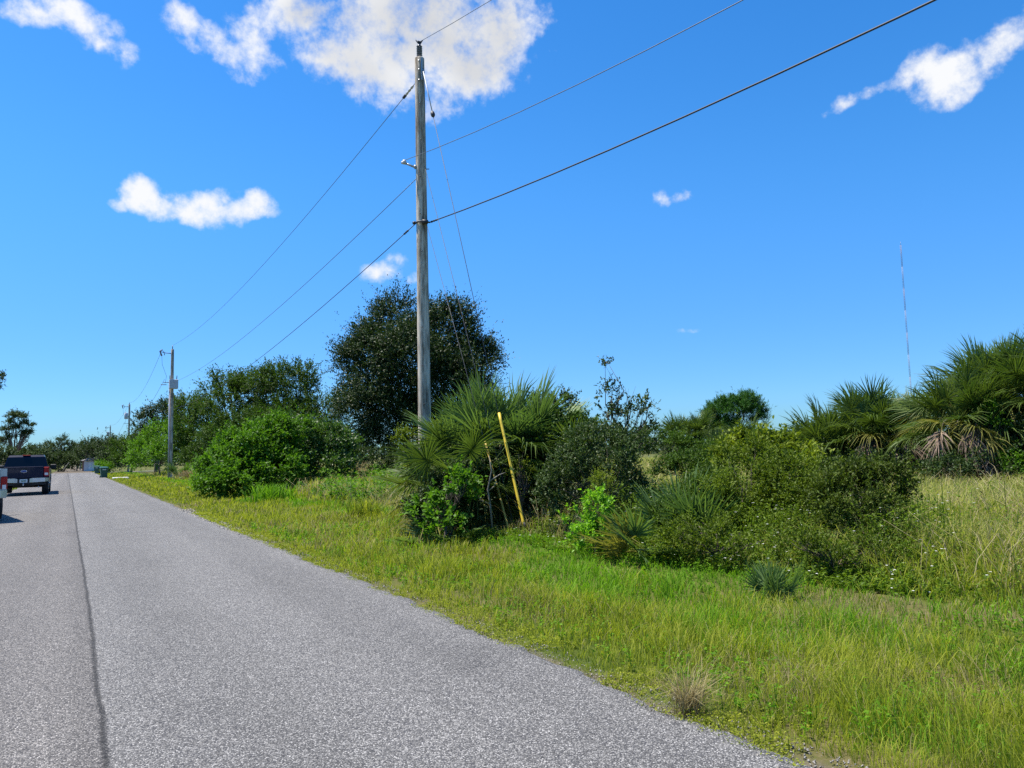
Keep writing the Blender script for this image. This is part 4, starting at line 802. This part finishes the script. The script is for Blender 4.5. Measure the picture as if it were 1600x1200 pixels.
# post insulator on the top
mb = MB(); mb.tube([rp(H1-.02, .0), rp(H1+.06)], [.05, .05], 10)
for i in range(6): z = H1+.08+i*.045; mb.tube([rp(z), rp(z+.012), rp(z+.03)], [.045, .075, .045], 14)
mb.tube([rp(H1+.06), rp(H1+.37)], [.04, .04], 10); mb.build('insulator', M_insul, r1)
mb = MB(); mb.tube([rp(H1+.37), rp(H1+.42)], [.035, .03], 8); mb.box(-.05, .05, -.03, .03, H1+.41, H1+.45); mb.tube([rp(H1+.43, -.05), rp(H1+.5, -.09)], .012, 6); mb.tube([rp(H1+.43, .05), rp(H1+.49, .09)], .012, 6); mb.build('wire_clamp', M_darkmetal, r1)
mb = MB()
for z in (H1-.12, H1-.35, H1-.62): mb.tube([rp(z, 0, -.13), rp(z, 0, -.155)], .022, 8)
mb.box(-.02, .02, -.13, -.118, H1-.6, H1-.05); mb.build('pole_top_bracket', M_steel, r1)
hB = world_at(640, 256, P1); hD = world_at(662, 349, P1); hA2 = world_at(640, 150, P1); hB2 = world_at(650, 277, P1)
mb = MB(); mb.tube([rp(hB-.10, -.10, 0), rp(hB, -.38, -.08)], [.028, .024], 8); mb.tube([rp(hB-.13, .12), rp(hB-.13, .2)], .012, 6); mb.tube([rp(hB-.09, -.11, -.05), rp(hB-.09, -.16, -.05)], .05, 10); mb.build('standoff_bracket', M_steel, r1)
mb = MB(); q = rp(hB+.03, -.40, -.08); mb.tube([q-(.0, 0, .045), q+(0, 0, 0), q+(0, 0, .05)], [.045, .055, .035], 10); mb.tube([rp(hB+.02, -.47, -.08), rp(hB, -.36, -.08)], [.035, .04], 8); mb.build('insulator', M_paleins, r1)
mb = MB(); mb.tube([rp(hD, -.17, -.03), rp(hD-.01, -.06, -.19), rp(hD-.01, .08, -.19), rp(hD, .2, -.06)], .022, 8); mb.tube([rp(hD-.01, .03, -.18), rp(hD-.02, .17, -.16)], [.055, .05], 10); mb.tube([rp(hD, -.15, -.06), rp(hD, -.21, -.04)], .04, 8); mb.build('cable_clamp', M_darkmetal, r1)
mb = MB()
for z in np.arange(.8, H1-1, .93): mb.tube([rp(z, .02*math.sin(z*5), -.158), rp(z, .02*math.sin(z*5), -.172)], .014, 6)
mb.build('bolt', M_darkmetal, r1)

def wire(label, A, B, sag, rad, mat, cat='power line', kind='power_line', group='power lines', n=28, ins=None):
    pts = []
    for t in np.linspace(0, 1, n): p = A+(B-A)*t; pts.append(p-np.array([0, 0, 4*sag*t*(1-t)]))
    if ins is None:
        mb = MB(); mb.tube(pts, rad, 6); return tag(mb.build(kind, mat), label, cat, group)
    root = tag(empty(kind, tuple(A)), label, cat, group); mb = MB(); mb.tube([p-A for p in pts], rad, 6); mb.build('conductor', mat, root)
    d = (pts[1]-pts[0])/np.linalg.norm(pts[1]-pts[0])
    for nm, s0, s1, rr, mt in ins:
        mb = MB(); k = 7; mb.tube([d*(s0+(s1-s0)*i/(k-1)) for i in range(k)], [rr*(1 if i % 2 else .6) for i in range(k)], 8); mb.build(nm, mt, root)
    return root
top1 = P1+rp(H1+.44)
# spans onward to the second pole
H2 = world_at(266, 546, P2)
A1 = P1+rp(hA2, -.16, .1); A2 = P2+np.array([0, 0, H2+.35])
wire('thin high conductor from near the top of the nearest pole down to the second pole', P1+rp(hA2+.35, -.12, .02), A2, .9, .0085, M_alu, ins=[('strain_insulator', .12, .62, .035, M_paleins), ('dead_end_clamp', .62, .8, .04, M_darkmetal)])
hN2 = world_at(268, 598, P2)
wire('middle thin wire from the nearest pole to the box on the second pole', P1+rp(hB2, -.13, .08), P2+np.array([0, 0, hN2]), .75, .0085, M_alu)
hC2 = world_at(265, 640, P2)
wire('lowest cable between the nearest pole and the second pole', P1+rp(hD, -.17, .05), P2+np.array([0, 0, hC2]), .8, .010, M_wire, ins=[('dead_end_clamp', .45, .75, .028, M_darkmetal)])
# spans back over the viewer's right
DIR = np.array([math.sin(R(3)), -math.cos(R(3)), 0])
SP = 46.0
wire('short visible run of wire leaving the top insulator of the nearest pole', top1, P1+DIR*SP+np.array([0, 0, H1-.5]), 2.4, .0065, M_alu)
wire('thin wire crossing the sky to the upper right from the pale bracket insulator', P1+rp(hB+.07, -.40, -.08), P1+DIR*SP+np.array([0, 0, hB+1.5]), 2.4, .007, M_alu)
wire('thick black cable crossing the sky to the upper right from the nearest pole', P1+rp(hD, .20, -.06), P1+DIR*SP+np.array([0, 0, hD+1.5]), 1.6, .0135, M_wire, ins=[('dead_end_clamp', .05, .42, .026, M_darkmetal)])
# guy wires down to the anchors, yellow guards on the lower ends
def guy(label, top, anchor, rad=.006, guard=0, ins=0, gr=.028, gm=None):
    root = tag(empty('guy_wire', tuple(anchor)), label, 'guy wire'); v = top-anchor; L_ = np.linalg.norm(v); d = v/L_
    mb = MB(); mb.tube([(0, 0, -.1), tuple(v*.5), tuple(v)], rad, 6); mb.build('strand', M_wire, root)
    if guard:
        mb = MB(); ns = 14; mb.tube([d*(.1+(guard-.1)*i/ns) for i in range(ns+1)], [gr*(1+.05*math.sin(i*2.2)) for i in range(ns+1)], 10); o = mb.build('guard', gm or M_yellow, root)
    if ins:
        mb = MB(); p = v-d*ins; mb.tube([p-d*.1, p-d*.05, p, p+d*.05, p+d*.1], [.02, .05, .055, .045, .02], 10); mb.build('strain_insulator', M_darkmetal, root)
        mb = MB(); mb.tube([p+d*.1, v-d*.05], .013, 6); mb.build('fibreglass_link', M_paleins, root)
    return root
an1 = gnd(822, 835); an2 = gnd(797, 834); an1[2] = float(gz(an1[0], an1[1])); an2[2] = float(gz(an2[0], an2[1]))
guy('longest guy wire from the pole top, its foot in the taller bright yellow guard', P1+rp(H1-.28, .08, -.08), an1, .0065, 2.45, 1.6)
guy('middle guy wire from the nearest pole down to the anchor of the taller yellow guard', P1+rp(world_at(664, 262, P1), .1, -.1), an1+np.array([-.12, .1, 0]), .006)
guy('innermost guy wire with a thinner dull yellow guard half hidden by twigs', P1+rp(world_at(668, 345, P1), .1, -.1), an2, .0055, 2.02, 0, .021, M_yellow2)
mb = MB(); mb.tube([an1-(0, 0, .2), an1+(0, 0, .12)], .012, 6); mb.tube([an1+(0, 0, .1), an1+(-.02, .03, .22)], .022, 8); tag(mb.build('anchor_rod', M_darkmetal), 'dark anchor rod in the weeds at the foot of the taller yellow guard', 'ground anchor')

# far poles
def far_pole(label, P, h, cab, seed, lean=(0, 0), detail=2):
    root = tag(empty('utility_pole', tuple(P)), label, 'utility pole', 'utility poles along the road'); pole_shaft(root, h, .16, .12, lean)
    L = -1
    mb = MB(); mb.tube([(lean[0], lean[1], h), (lean[0], lean[1], h+.35)], [.045, .03], 8); mb.build('insulator', M_insul, root)
    if detail < 1: return root
    # arm with a fused cutout on the road side
    z = h-.35
    mb = MB(); mb.tube([(0, 0, z), (-.55, -.05, z+.02)], .035, 6); mb.tube([(-.55, 0, z+.02), (-.95, -.1, z+.12)], .03, 6); mb.build('cutout_arm', M_darkmetal, root)
    mb = MB(); mb.tube([(-.8, -.1, z+.28), (-1.0, -.1, z+.15), (-.85, -.1, z-.25)], [.07, .06, .07], 8); mb.tube([(-.72, -.1, z+.2), (-.62, -.1, z-.2)], .03, 6); mb.build('fuse_cutout', M_insul, root)
    mb = MB(); pts = [(-.85, -.1, z-.2), (-.8, -.1, z-1.0), (-.45, -.1, z-2.0), (-.55, -.1, z-2.6)]; mb.tube(pts, .012, 5); mb.tube([(0, -.1, z-2.5), (-.7, -.1, z-2.55)], .03, 6); mb.build('jumper_wire', M_darkmetal, root)
    if cab == 'box':
        zb = world_at(266, 608, P); mb = MB(); mb.box(-.28, .42, -.75, -.17, zb, zb+.78, .03); mb.build('transformer_box', M_paleins, root)
        mb = MB(); mb.tube([(-.45, -.2, zb+.35), (-.9, -.2, zb+.35)], .03, 6); mb.tube([(.32, -.4, zb+.78), (.34, -.4, zb+1.15)], [.04, .03], 6); mb.tube([(-.2, -.4, zb+.78), (-.22, -.4, zb+1.15)], [.04, .03], 6); mb.build('bushing', M_darkmetal, root)
        mb = MB(); mb.tube([(-.19, -.1, 0), (-.19, -.1, zb+.1)], .055, 8); mb.build('conduit', simple('grey_conduit', (.36, .37, .42), .5), root)
    elif cab == 'can':
        zb = h-2.2; mb = MB(); mb.tube([(-.42, -.1, zb), (-.42, -.1, zb+.04), (-.42, -.1, zb+.85), (-.42, -.1, zb+.92)], [.2, .26, .26, .16], 14); mb.tube([(-.5, -.1, zb+.9), (-.5, -.1, zb+1.15)], [.05, .03], 6); mb.build('transformer', M_paleins, root)
    return root
far_pole('second utility pole with a pale grey box and conduit, behind the tan grass clump', P2, H2, 'box', 1)
H3 = world_at(201, 632, P3); far_pole('third utility pole with a small pale transformer, in front of the light green bush', P3, H3, 'can', 2)
H4 = world_at(172, 666, P4); far_pole('fourth utility pole, thin in the distance above the dark trees', P4, H4, 'can', 3)
H5 = world_at(125, 690, P5); P5 = np.array([*base_of(126, 190), 0]); H5 = world_at(125, 690, P5); far_pole('smallest and farthest utility pole, standing left of the white shed', P5, H5, None, 4, detail=0)
def up(P, h, dx=0): return P+np.array([dx, 0, h])
for (a, ha, b, hb, lab) in ((P2, H2, P3, H3, 'between the second and third poles'), (P3, H3, P4, H4, 'between the third and fourth poles'), (P4, H4, P5, H5, 'between the fourth and farthest poles')):
    wire('high thin conductor '+lab, up(a, ha-.4, -.95) if a is P2 else up(a, ha+.3), up(b, hb+.3), 1.1, .012, M_alu)
    wire('lower thin wire '+lab, up(a, ha-2.6, -.6), up(b, hb-2.4), 1.1, .013, M_alu)

# ------------------------------------------------------------------ radio mast
mastb = np.array([*base_of(1430, 1150), 0.]); HM = hgt(1407, 383, mastb)
root = tag(empty('radio_mast', tuple(mastb)), 'very tall thin lattice radio mast far away above the field palms', 'radio mast')
M_mo = simple('faded_orange_paint', (.27, .22, .23), .6); M_mw = simple('white_mast_paint', (.30, .30, .34), .6)
ns = 9
for i in range(ns):
    z0, z1 = HM*i/ns, HM*(i+1)/ns; mb = MB(); w = .95
    c3 = [(w*math.cos(a), w*math.sin(a)) for a in (0, 2.09, 4.19)]
    for cx, cy in c3: mb.tube([(cx, cy, z0), (cx, cy, z1)], .21, 5)
    st = int((z1-z0)/2.6)
    for k in range(st):
        za = z0+(z1-z0)*k/st; zb = z0+(z1-z0)*(k+1)/st
        for j in range(3):
            p, q = c3[j], c3[(j+1) % 3]; mb.tube([(p[0], p[1], za), (q[0], q[1], zb)] if k % 2 else [(q[0], q[1], za), (p[0], p[1], zb)], .09, 4)
    mb.build('mast_section', M_mo if i % 2 == 0 else M_mw, root)
mb = MB(); mb.tube([(0, 0, HM), (0, 0, HM+5)], .25, 6); mb.build('aerial', M_mw, root)

# ------------------------------------------------------------------ pickups
M_tyre = simple('tyre_rubber', (.018, .018, .02), .8, bump=.2); M_rim = simple('alloy_rim', (.4, .4, .42), .3, .8)
M_glass = simple('dark_tinted_glass', (.006, .008, .012), .12, spec=.35); M_chrome = simple('brushed_chrome', (.55, .55, .57), .28, .85)
M_blk = simple('black_plastic', (.012, .012, .013), .6); M_red = simple('tail_lamp_red', (.36, .004, .006), .35, coat=.1, spec=.3); M_wlens = simple('clear_lamp_lens', (.7, .68, .68), .2, coat=.5)
M_plate = simple('licence_plate', (.62, .66, .66), .5); M_oval = simple('blue_oval_emblem', (.03, .06, .25), .25, .3)
def pickup(label, x, y, paint, tall_lamp, emblem=True, rz=0):
    """rear bumper toward -Y; x,y is the rear axle on the ground"""
    root = tag(empty('pickup_truck', (x, y, .045), rz), label, 'pickup truck')
    W2 = .99
    def sec(yy, zb, zt, wb, wt, wm=None):
        wm = wm or W2; zm = zb+(zt-zb)*.55
        return [(-wb, yy, zb), (wb, yy, zb), (wm, yy, zb+.12), (wm, yy, zm), (wt, yy, zt-.04), (wt-.05, yy, zt), (-wt+.05, yy, zt), (-wt, yy, zt-.04), (-wm, yy, zm), (-wm, yy, zb+.12)]
    # lower body in side profile, wheel arches cut as gaps in the lower edge
    mb = MB(); prof = [(-1.12, .62), (-.62, .62)]
    ar = lambda c: [(c+.52*math.cos(a), .38+.52*math.sin(a)) for a in np.linspace(math.pi-.45, .45, 10)]
    low = [(-1.10, .60)]+ar(0)+[(.6, .48), (3.05, .48)]+ar(3.68)+[(4.55, .52)]
    topo = [(4.62, .95), (4.45, 1.12), (3.0, 1.20), (2.7, 1.22), (.72, 1.24), (.70, 1.33), (-1.10, 1.33)]
    P = low+topo
    def ring(xx, ins): cy, cz = 1.7, .9; return [(xx, cy+(a-cy)*(1-ins*.02), cz+(b-cz)*(1-ins*.05)) for a, b in P]
    mb.loft([ring(-W2+.02, 1), ring(-W2, .2), ring(-W2+.0, 0), ring(W2, 0), ring(W2, .2), ring(W2-.02, 1)]); body = mb.build('body', paint, root)
    # cab greenhouse
    mb = MB(); cab = [[(-.93, .66, 1.22), (.93, .66, 1.22), (.93, 2.95, 1.2), (-.93, 2.95, 1.2)], [(-.90, .70, 1.3), (.90, .70, 1.3), (.90, 2.85, 1.3), (-.90, 2.85, 1.3)], [(-.76, .88, 1.80), (.76, .88, 1.80), (.76, 2.2, 1.82), (-.76, 2.2, 1.82)], [(-.70, .98, 1.89), (.70, .98, 1.89), (.70, 2.08, 1.90), (-.70, 2.08, 1.90)]]
    mb.loft(cab); mb.build('cab', paint, root)
    mb = MB(); mb.loft([[(-.84, .690, 1.31), (.84, .690, 1.31), (.84, .72, 1.31), (-.84, .72, 1.31)], [(-.72, .850, 1.77), (.72, .850, 1.77), (.72, .89, 1.77), (-.72, .89, 1.77)]]); mb.build('rear_window', M_glass, root)
    for s in (-1, 1):
        mb = MB(); mb.loft([[(s*.895, .85, 1.33), (s*.915, .85, 1.33), (s*.915, 2.6, 1.33), (s*.895, 2.6, 1.33)], [(s*.775, 1.0, 1.76), (s*.795, 1.0, 1.76), (s*.795, 2.2, 1.76), (s*.775, 2.2, 1.76)]]); mb.build('side_window', M_glass, root)
        mb = MB(); mb.box(s*1.0-(.02 if s > 0 else .24), s*1.0+(.24 if s > 0 else .02), 2.35, 2.5, 1.18, 1.42, .03); mb.build('mirror', M_blk, root)
        li = .86 if tall_lamp else .80; x0, x1 = (li, 1.0) if s > 0 else (-1.0, -li); zl = (.86, 1.30) if not tall_lamp else (.82, 1.14)
        mb = MB(); mb.box(x0, x1, -1.145, -.98, zl[0], zl[1], .02); lamp = mb.build('tail_light', M_red, root)
        mb = MB(); zc = (zl[0]+zl[1])/2-.10; mb.box(x0+.03, x1-.03, -1.155, -1.14, zc-.06, zc+.05, .0); mb.build('reversing_lens', M_wlens, lamp)
    mb = MB(); tgw = .855 if tall_lamp else .79; mb.box(-tgw, tgw, -1.135, -1.06, .80, 1.335, .02); mb.box(-.79, .79, -1.15, -1.12, 1.27, 1.33, .01); tg = mb.build('tailgate', paint, root)
    mb = MB(); mb.tube([(0, -1.128, 1.10), (0, -1.15, 1.10)], [1, 1], 24)
    mb2 = MB(); n = 24
    for k, (rx, rz, yy, mt) in enumerate(((.125, .055, -1.146, M_wlens), (.108, .042, -1.154, M_oval))):
        m3 = MB(); m3.loft([[(rx*math.cos(a), -1.13, 1.12+rz*math.sin(a)) for a in np.linspace(0, 2*math.pi, n, endpoint=False)], [(rx*math.cos(a), yy, 1.12+rz*math.sin(a)) for a in np.linspace(0, 2*math.pi, n, endpoint=False)]])
        m3.build('emblem', mt, tg)
    mb = MB(); mb.box(-.13, .13, -1.15, -1.12, 1.21, 1.25, .0); mb.build('handle', M_blk, tg)
    # silver step bumper with a dropped centre for the plate
    mb = MB()
    for s in (-1, 1): mb.loft([[(s*.24, -1.22, .60), (s*.24, -1.10, .60), (s*.24, -1.10, .77), (s*.24, -1.22, .77)], [(s*.36, -1.24, .60), (s*.36, -1.1, .60), (s*.36, -1.1, .80), (s*.36, -1.24, .80)], [(s*.85, -1.22, .62), (s*.85, -1.08, .62), (s*.85, -1.08, .80), (s*.85, -1.22, .80)], [(s*1.0, -1.10, .65), (s*1.0, -.98, .65), (s*1.0, -.98, .79), (s*1.0, -1.10, .79)]][::(1 if s > 0 else -1)])
    bp = mb.build('bumper', M_chrome, root)
    mb = MB(); mb.box(-.3, .3, -1.20, -1.06, .52, .78, .02); mb.box(-.9, .9, -1.12, -1.02, .46, .60, .02); mb.build('bumper_centre', M_blk, root)
    mb = MB(); mb.box(-.155, .155, -1.215, -1.203, .60, .755, .0); mb.build('licence_plate', M_plate, root)
    mb = MB(); mb.box(-.10, .10, -1.219, -1.216, .65, .70, .0); mb.build('plate_characters', simple('green_lettering', (.03, .15, .08), .5), root)
    mb = MB(); mb.box(-.16, .16, .86, .98, 1.865, 1.895, .01); mb.build('high_brake_light', M_red, root)
    mb = MB(); mb.tube([(0, -.45, .56), (0, -.45, .36)], [.36, .36], 20); mb.build('spare_tyre', M_tyre, root)
    mb = MB(); mb.tube([(.0, -1.05, .48), (.0, -1.25, .48)], .035, 8); mb.tube([(0, -1.24, .5), (0, -1.24, .56)], .03, 8); mb.build('tow_hitch', M_chrome, root)
    mb = MB(); mb.tube([(.55, -.2, .42), (.6, -1.08, .38)], .04, 8); mb.build('exhaust_pipe', M_chrome, root)
    mb = MB(); mb.box(-.42, .42, -1.0, 4.3, .42, .56); mb.tube([(-.8, 0, .40), (.8, 0, .40)], .06, 8); mb.tube([(-.8, 3.68, .40), (.8, 3.68, .40)], .06, 8); mb.build('chassis', M_blk, root)
    for sx in (-1, 1):
        for yy in (0, 3.68):
            mb = MB(); xx = sx*.85; prof = [(.24, -.12), (.37, -.14), (.40, -.09), (.40, .09), (.37, .14), (.24, .12)]
            rings = [[(xx+w_, yy+r_*math.cos(a), .40+r_*math.sin(a)) for a in np.linspace(0, 2*math.pi, 28, endpoint=False)] for r_, w_ in prof]
            mb.loft(rings, True, cap=False); wh = mb.build('wheel', M_tyre, root)
            mb = MB(); mb.tube([(xx+sx*-.05, yy, .40), (xx+sx*.10, yy, .40)], [.25, .25], 20)
            for k in range(6):
                a = k*math.pi/3; mb.tube([(xx+sx*.11, yy, .40), (xx+sx*.115, yy+.2*math.cos(a), .40+.2*math.sin(a))], [.04, .03], 6)
            mb.build('rim', M_rim, wh)
        mb = MB(); x0, x1 = sorted((sx*.72, sx*.98)); mb.box(x0, x1, .46, .49, .2, .6); mb.build('mud_flap', M_blk, root)
    return root
# rotate nothing: both trucks face along the road
pickup('navy blue pickup truck seen from behind, parked on the left lane of the road', -1.95, 43.6, simple('navy_paint', (.003, .007, .030), .3, 0, coat=.15, var=.02, spec=.2), False)
pickup('silver pickup truck cut off by the left edge, nearer than the navy one', -2.56, 24.0, simple('silver_paint', (.42, .44, .47), .28, .5, coat=.8, var=.03), True, rz=R(9))

# ------------------------------------------------------------------ bins, shed, culvert slab
M_bin = simple('dark_green_plastic', (.012, .085, .068), .45, var=.08); M_binw = simple('white_print', (.7, .72, .7), .6)
def bin_(label, x, y, rz):
    root = tag(empty('wheeled_bin', (x, y, float(gz(x, y))+.02), rz), label, 'trash cart', 'green trash carts by the road'); 
    mb = MB(); mb.loft([[(-.26, -.28, .06), (.26, -.28, .06), (.26, .26, .06), (-.26, .26, .06)], [(-.27, -.30, .3), (.27, -.30, .3), (.27, .28, .3), (-.27, .28, .3)], [(-.34, -.38, .95), (.34, -.38, .95), (.34, .36, .95), (-.34, .36, .95)], [(-.37, -.41, .96), (.37, -.41, .96), (.37, .39, .96), (-.37, .39, .96)], [(-.37, -.41, 1.0), (.37, -.41, 1.0), (.37, .39, 1.0), (-.37, .39, 1.0)]]); mb.build('body', M_bin, root)
    mb = MB(); mb.loft([[(-.38, -.43, 1.0), (.38, -.43, 1.0), (.38, .43, 1.0), (-.38, .43, 1.0)], [(-.36, -.40, 1.05), (.36, -.40, 1.05), (.36, .43, 1.08), (-.36, .43, 1.08)], [(-.25, -.3, 1.09), (.25, -.3, 1.09), (.25, .35, 1.12), (-.25, .35, 1.12)]]); mb.build('lid', M_bin, root)
    for s in (-1, 1):
        mb = MB(); mb.tube([(s*.27, .30, .13), (s*.34, .30, .13)], .13, 16); mb.build('wheel', M_tyre, root)
    mb = MB(); mb.tube([(-.28, .44, .98), (-.28, .5, 1.0), (.28, .5, 1.0), (.28, .44, .98)], .018, 6); mb.build('handle', M_bin, root)
    mb = MB(); 
    for k in range(5): x0 = -.16+.065*k; mb.loft([[(x0, -.366+(0), .78), (x0+.05, -.366, .78), (x0+.05, -.352, .78), (x0, -.352, .78)], [(x0, -.380, .88), (x0+.05, -.380, .88), (x0+.05, -.366, .88), (x0, -.366, .88)]])
    mb.build('logo_print', M_binw, root); return root
bin_('dark green wheeled trash cart standing at the right road edge', 2.75, 87.0, R(4))
bin_('smaller looking green trash cart farther back in front of the white shed', 3.1, 125.0, R(-10))
S = np.array([*base_of(143, 150), 0.]); root = tag(empty('shed', tuple(S), R(-8)), 'small white shed with a grey pitched roof past the trash carts', 'shed')
mb = MB(); mb.box(-1.25, 1.6, 0, 2.6, 0, 2.0); mb.build('wall', simple('pale_siding', (.62, .60, .62), .7), root)
mb = MB(); mb.box(-1.5, -1.26, -.05, 2.5, 0, 2.0); mb.build('brick_corner', simple('red_brown_brick', (.28, .13, .09), .85), root)
mb = MB(); mb.loft([[(-1.8, -.3, 2.0), (1.9, -.3, 2.0), (1.9, 2.9, 2.0), (-1.8, 2.9, 2.0)], [(-1.75, -.25, 2.08), (1.85, -.25, 2.08), (1.85, 2.85, 2.08), (-1.75, 2.85, 2.08)], [(-.3, 1.1, 2.75), (.4, 1.1, 2.75), (.4, 1.5, 2.75), (-.3, 1.5, 2.75)]]); mb.build('roof', simple('grey_shingle', (.20, .19, .20), .9, scale=30), root)
mb = MB(); mb.box(-.4, 1.3, -.03, .03, .05, 1.7); 
for k in range(4): mb.box(-.38, 1.28, -.045, -.025, .12+.4*k, .40+.4*k)
mb.build('roller_door', simple('white_door', (.75, .75, .77), .5), root)
mb = MB(); mb.box(3.3, 4.6, 80.2, 82.2, -.1, .10, .03); tag(mb.build('culvert_slab', simple('pale_concrete', (.55, .53, .5), .85, scale=12)), 'small pale concrete slab in the grass just this side of the nearer trash cart', 'concrete slab')
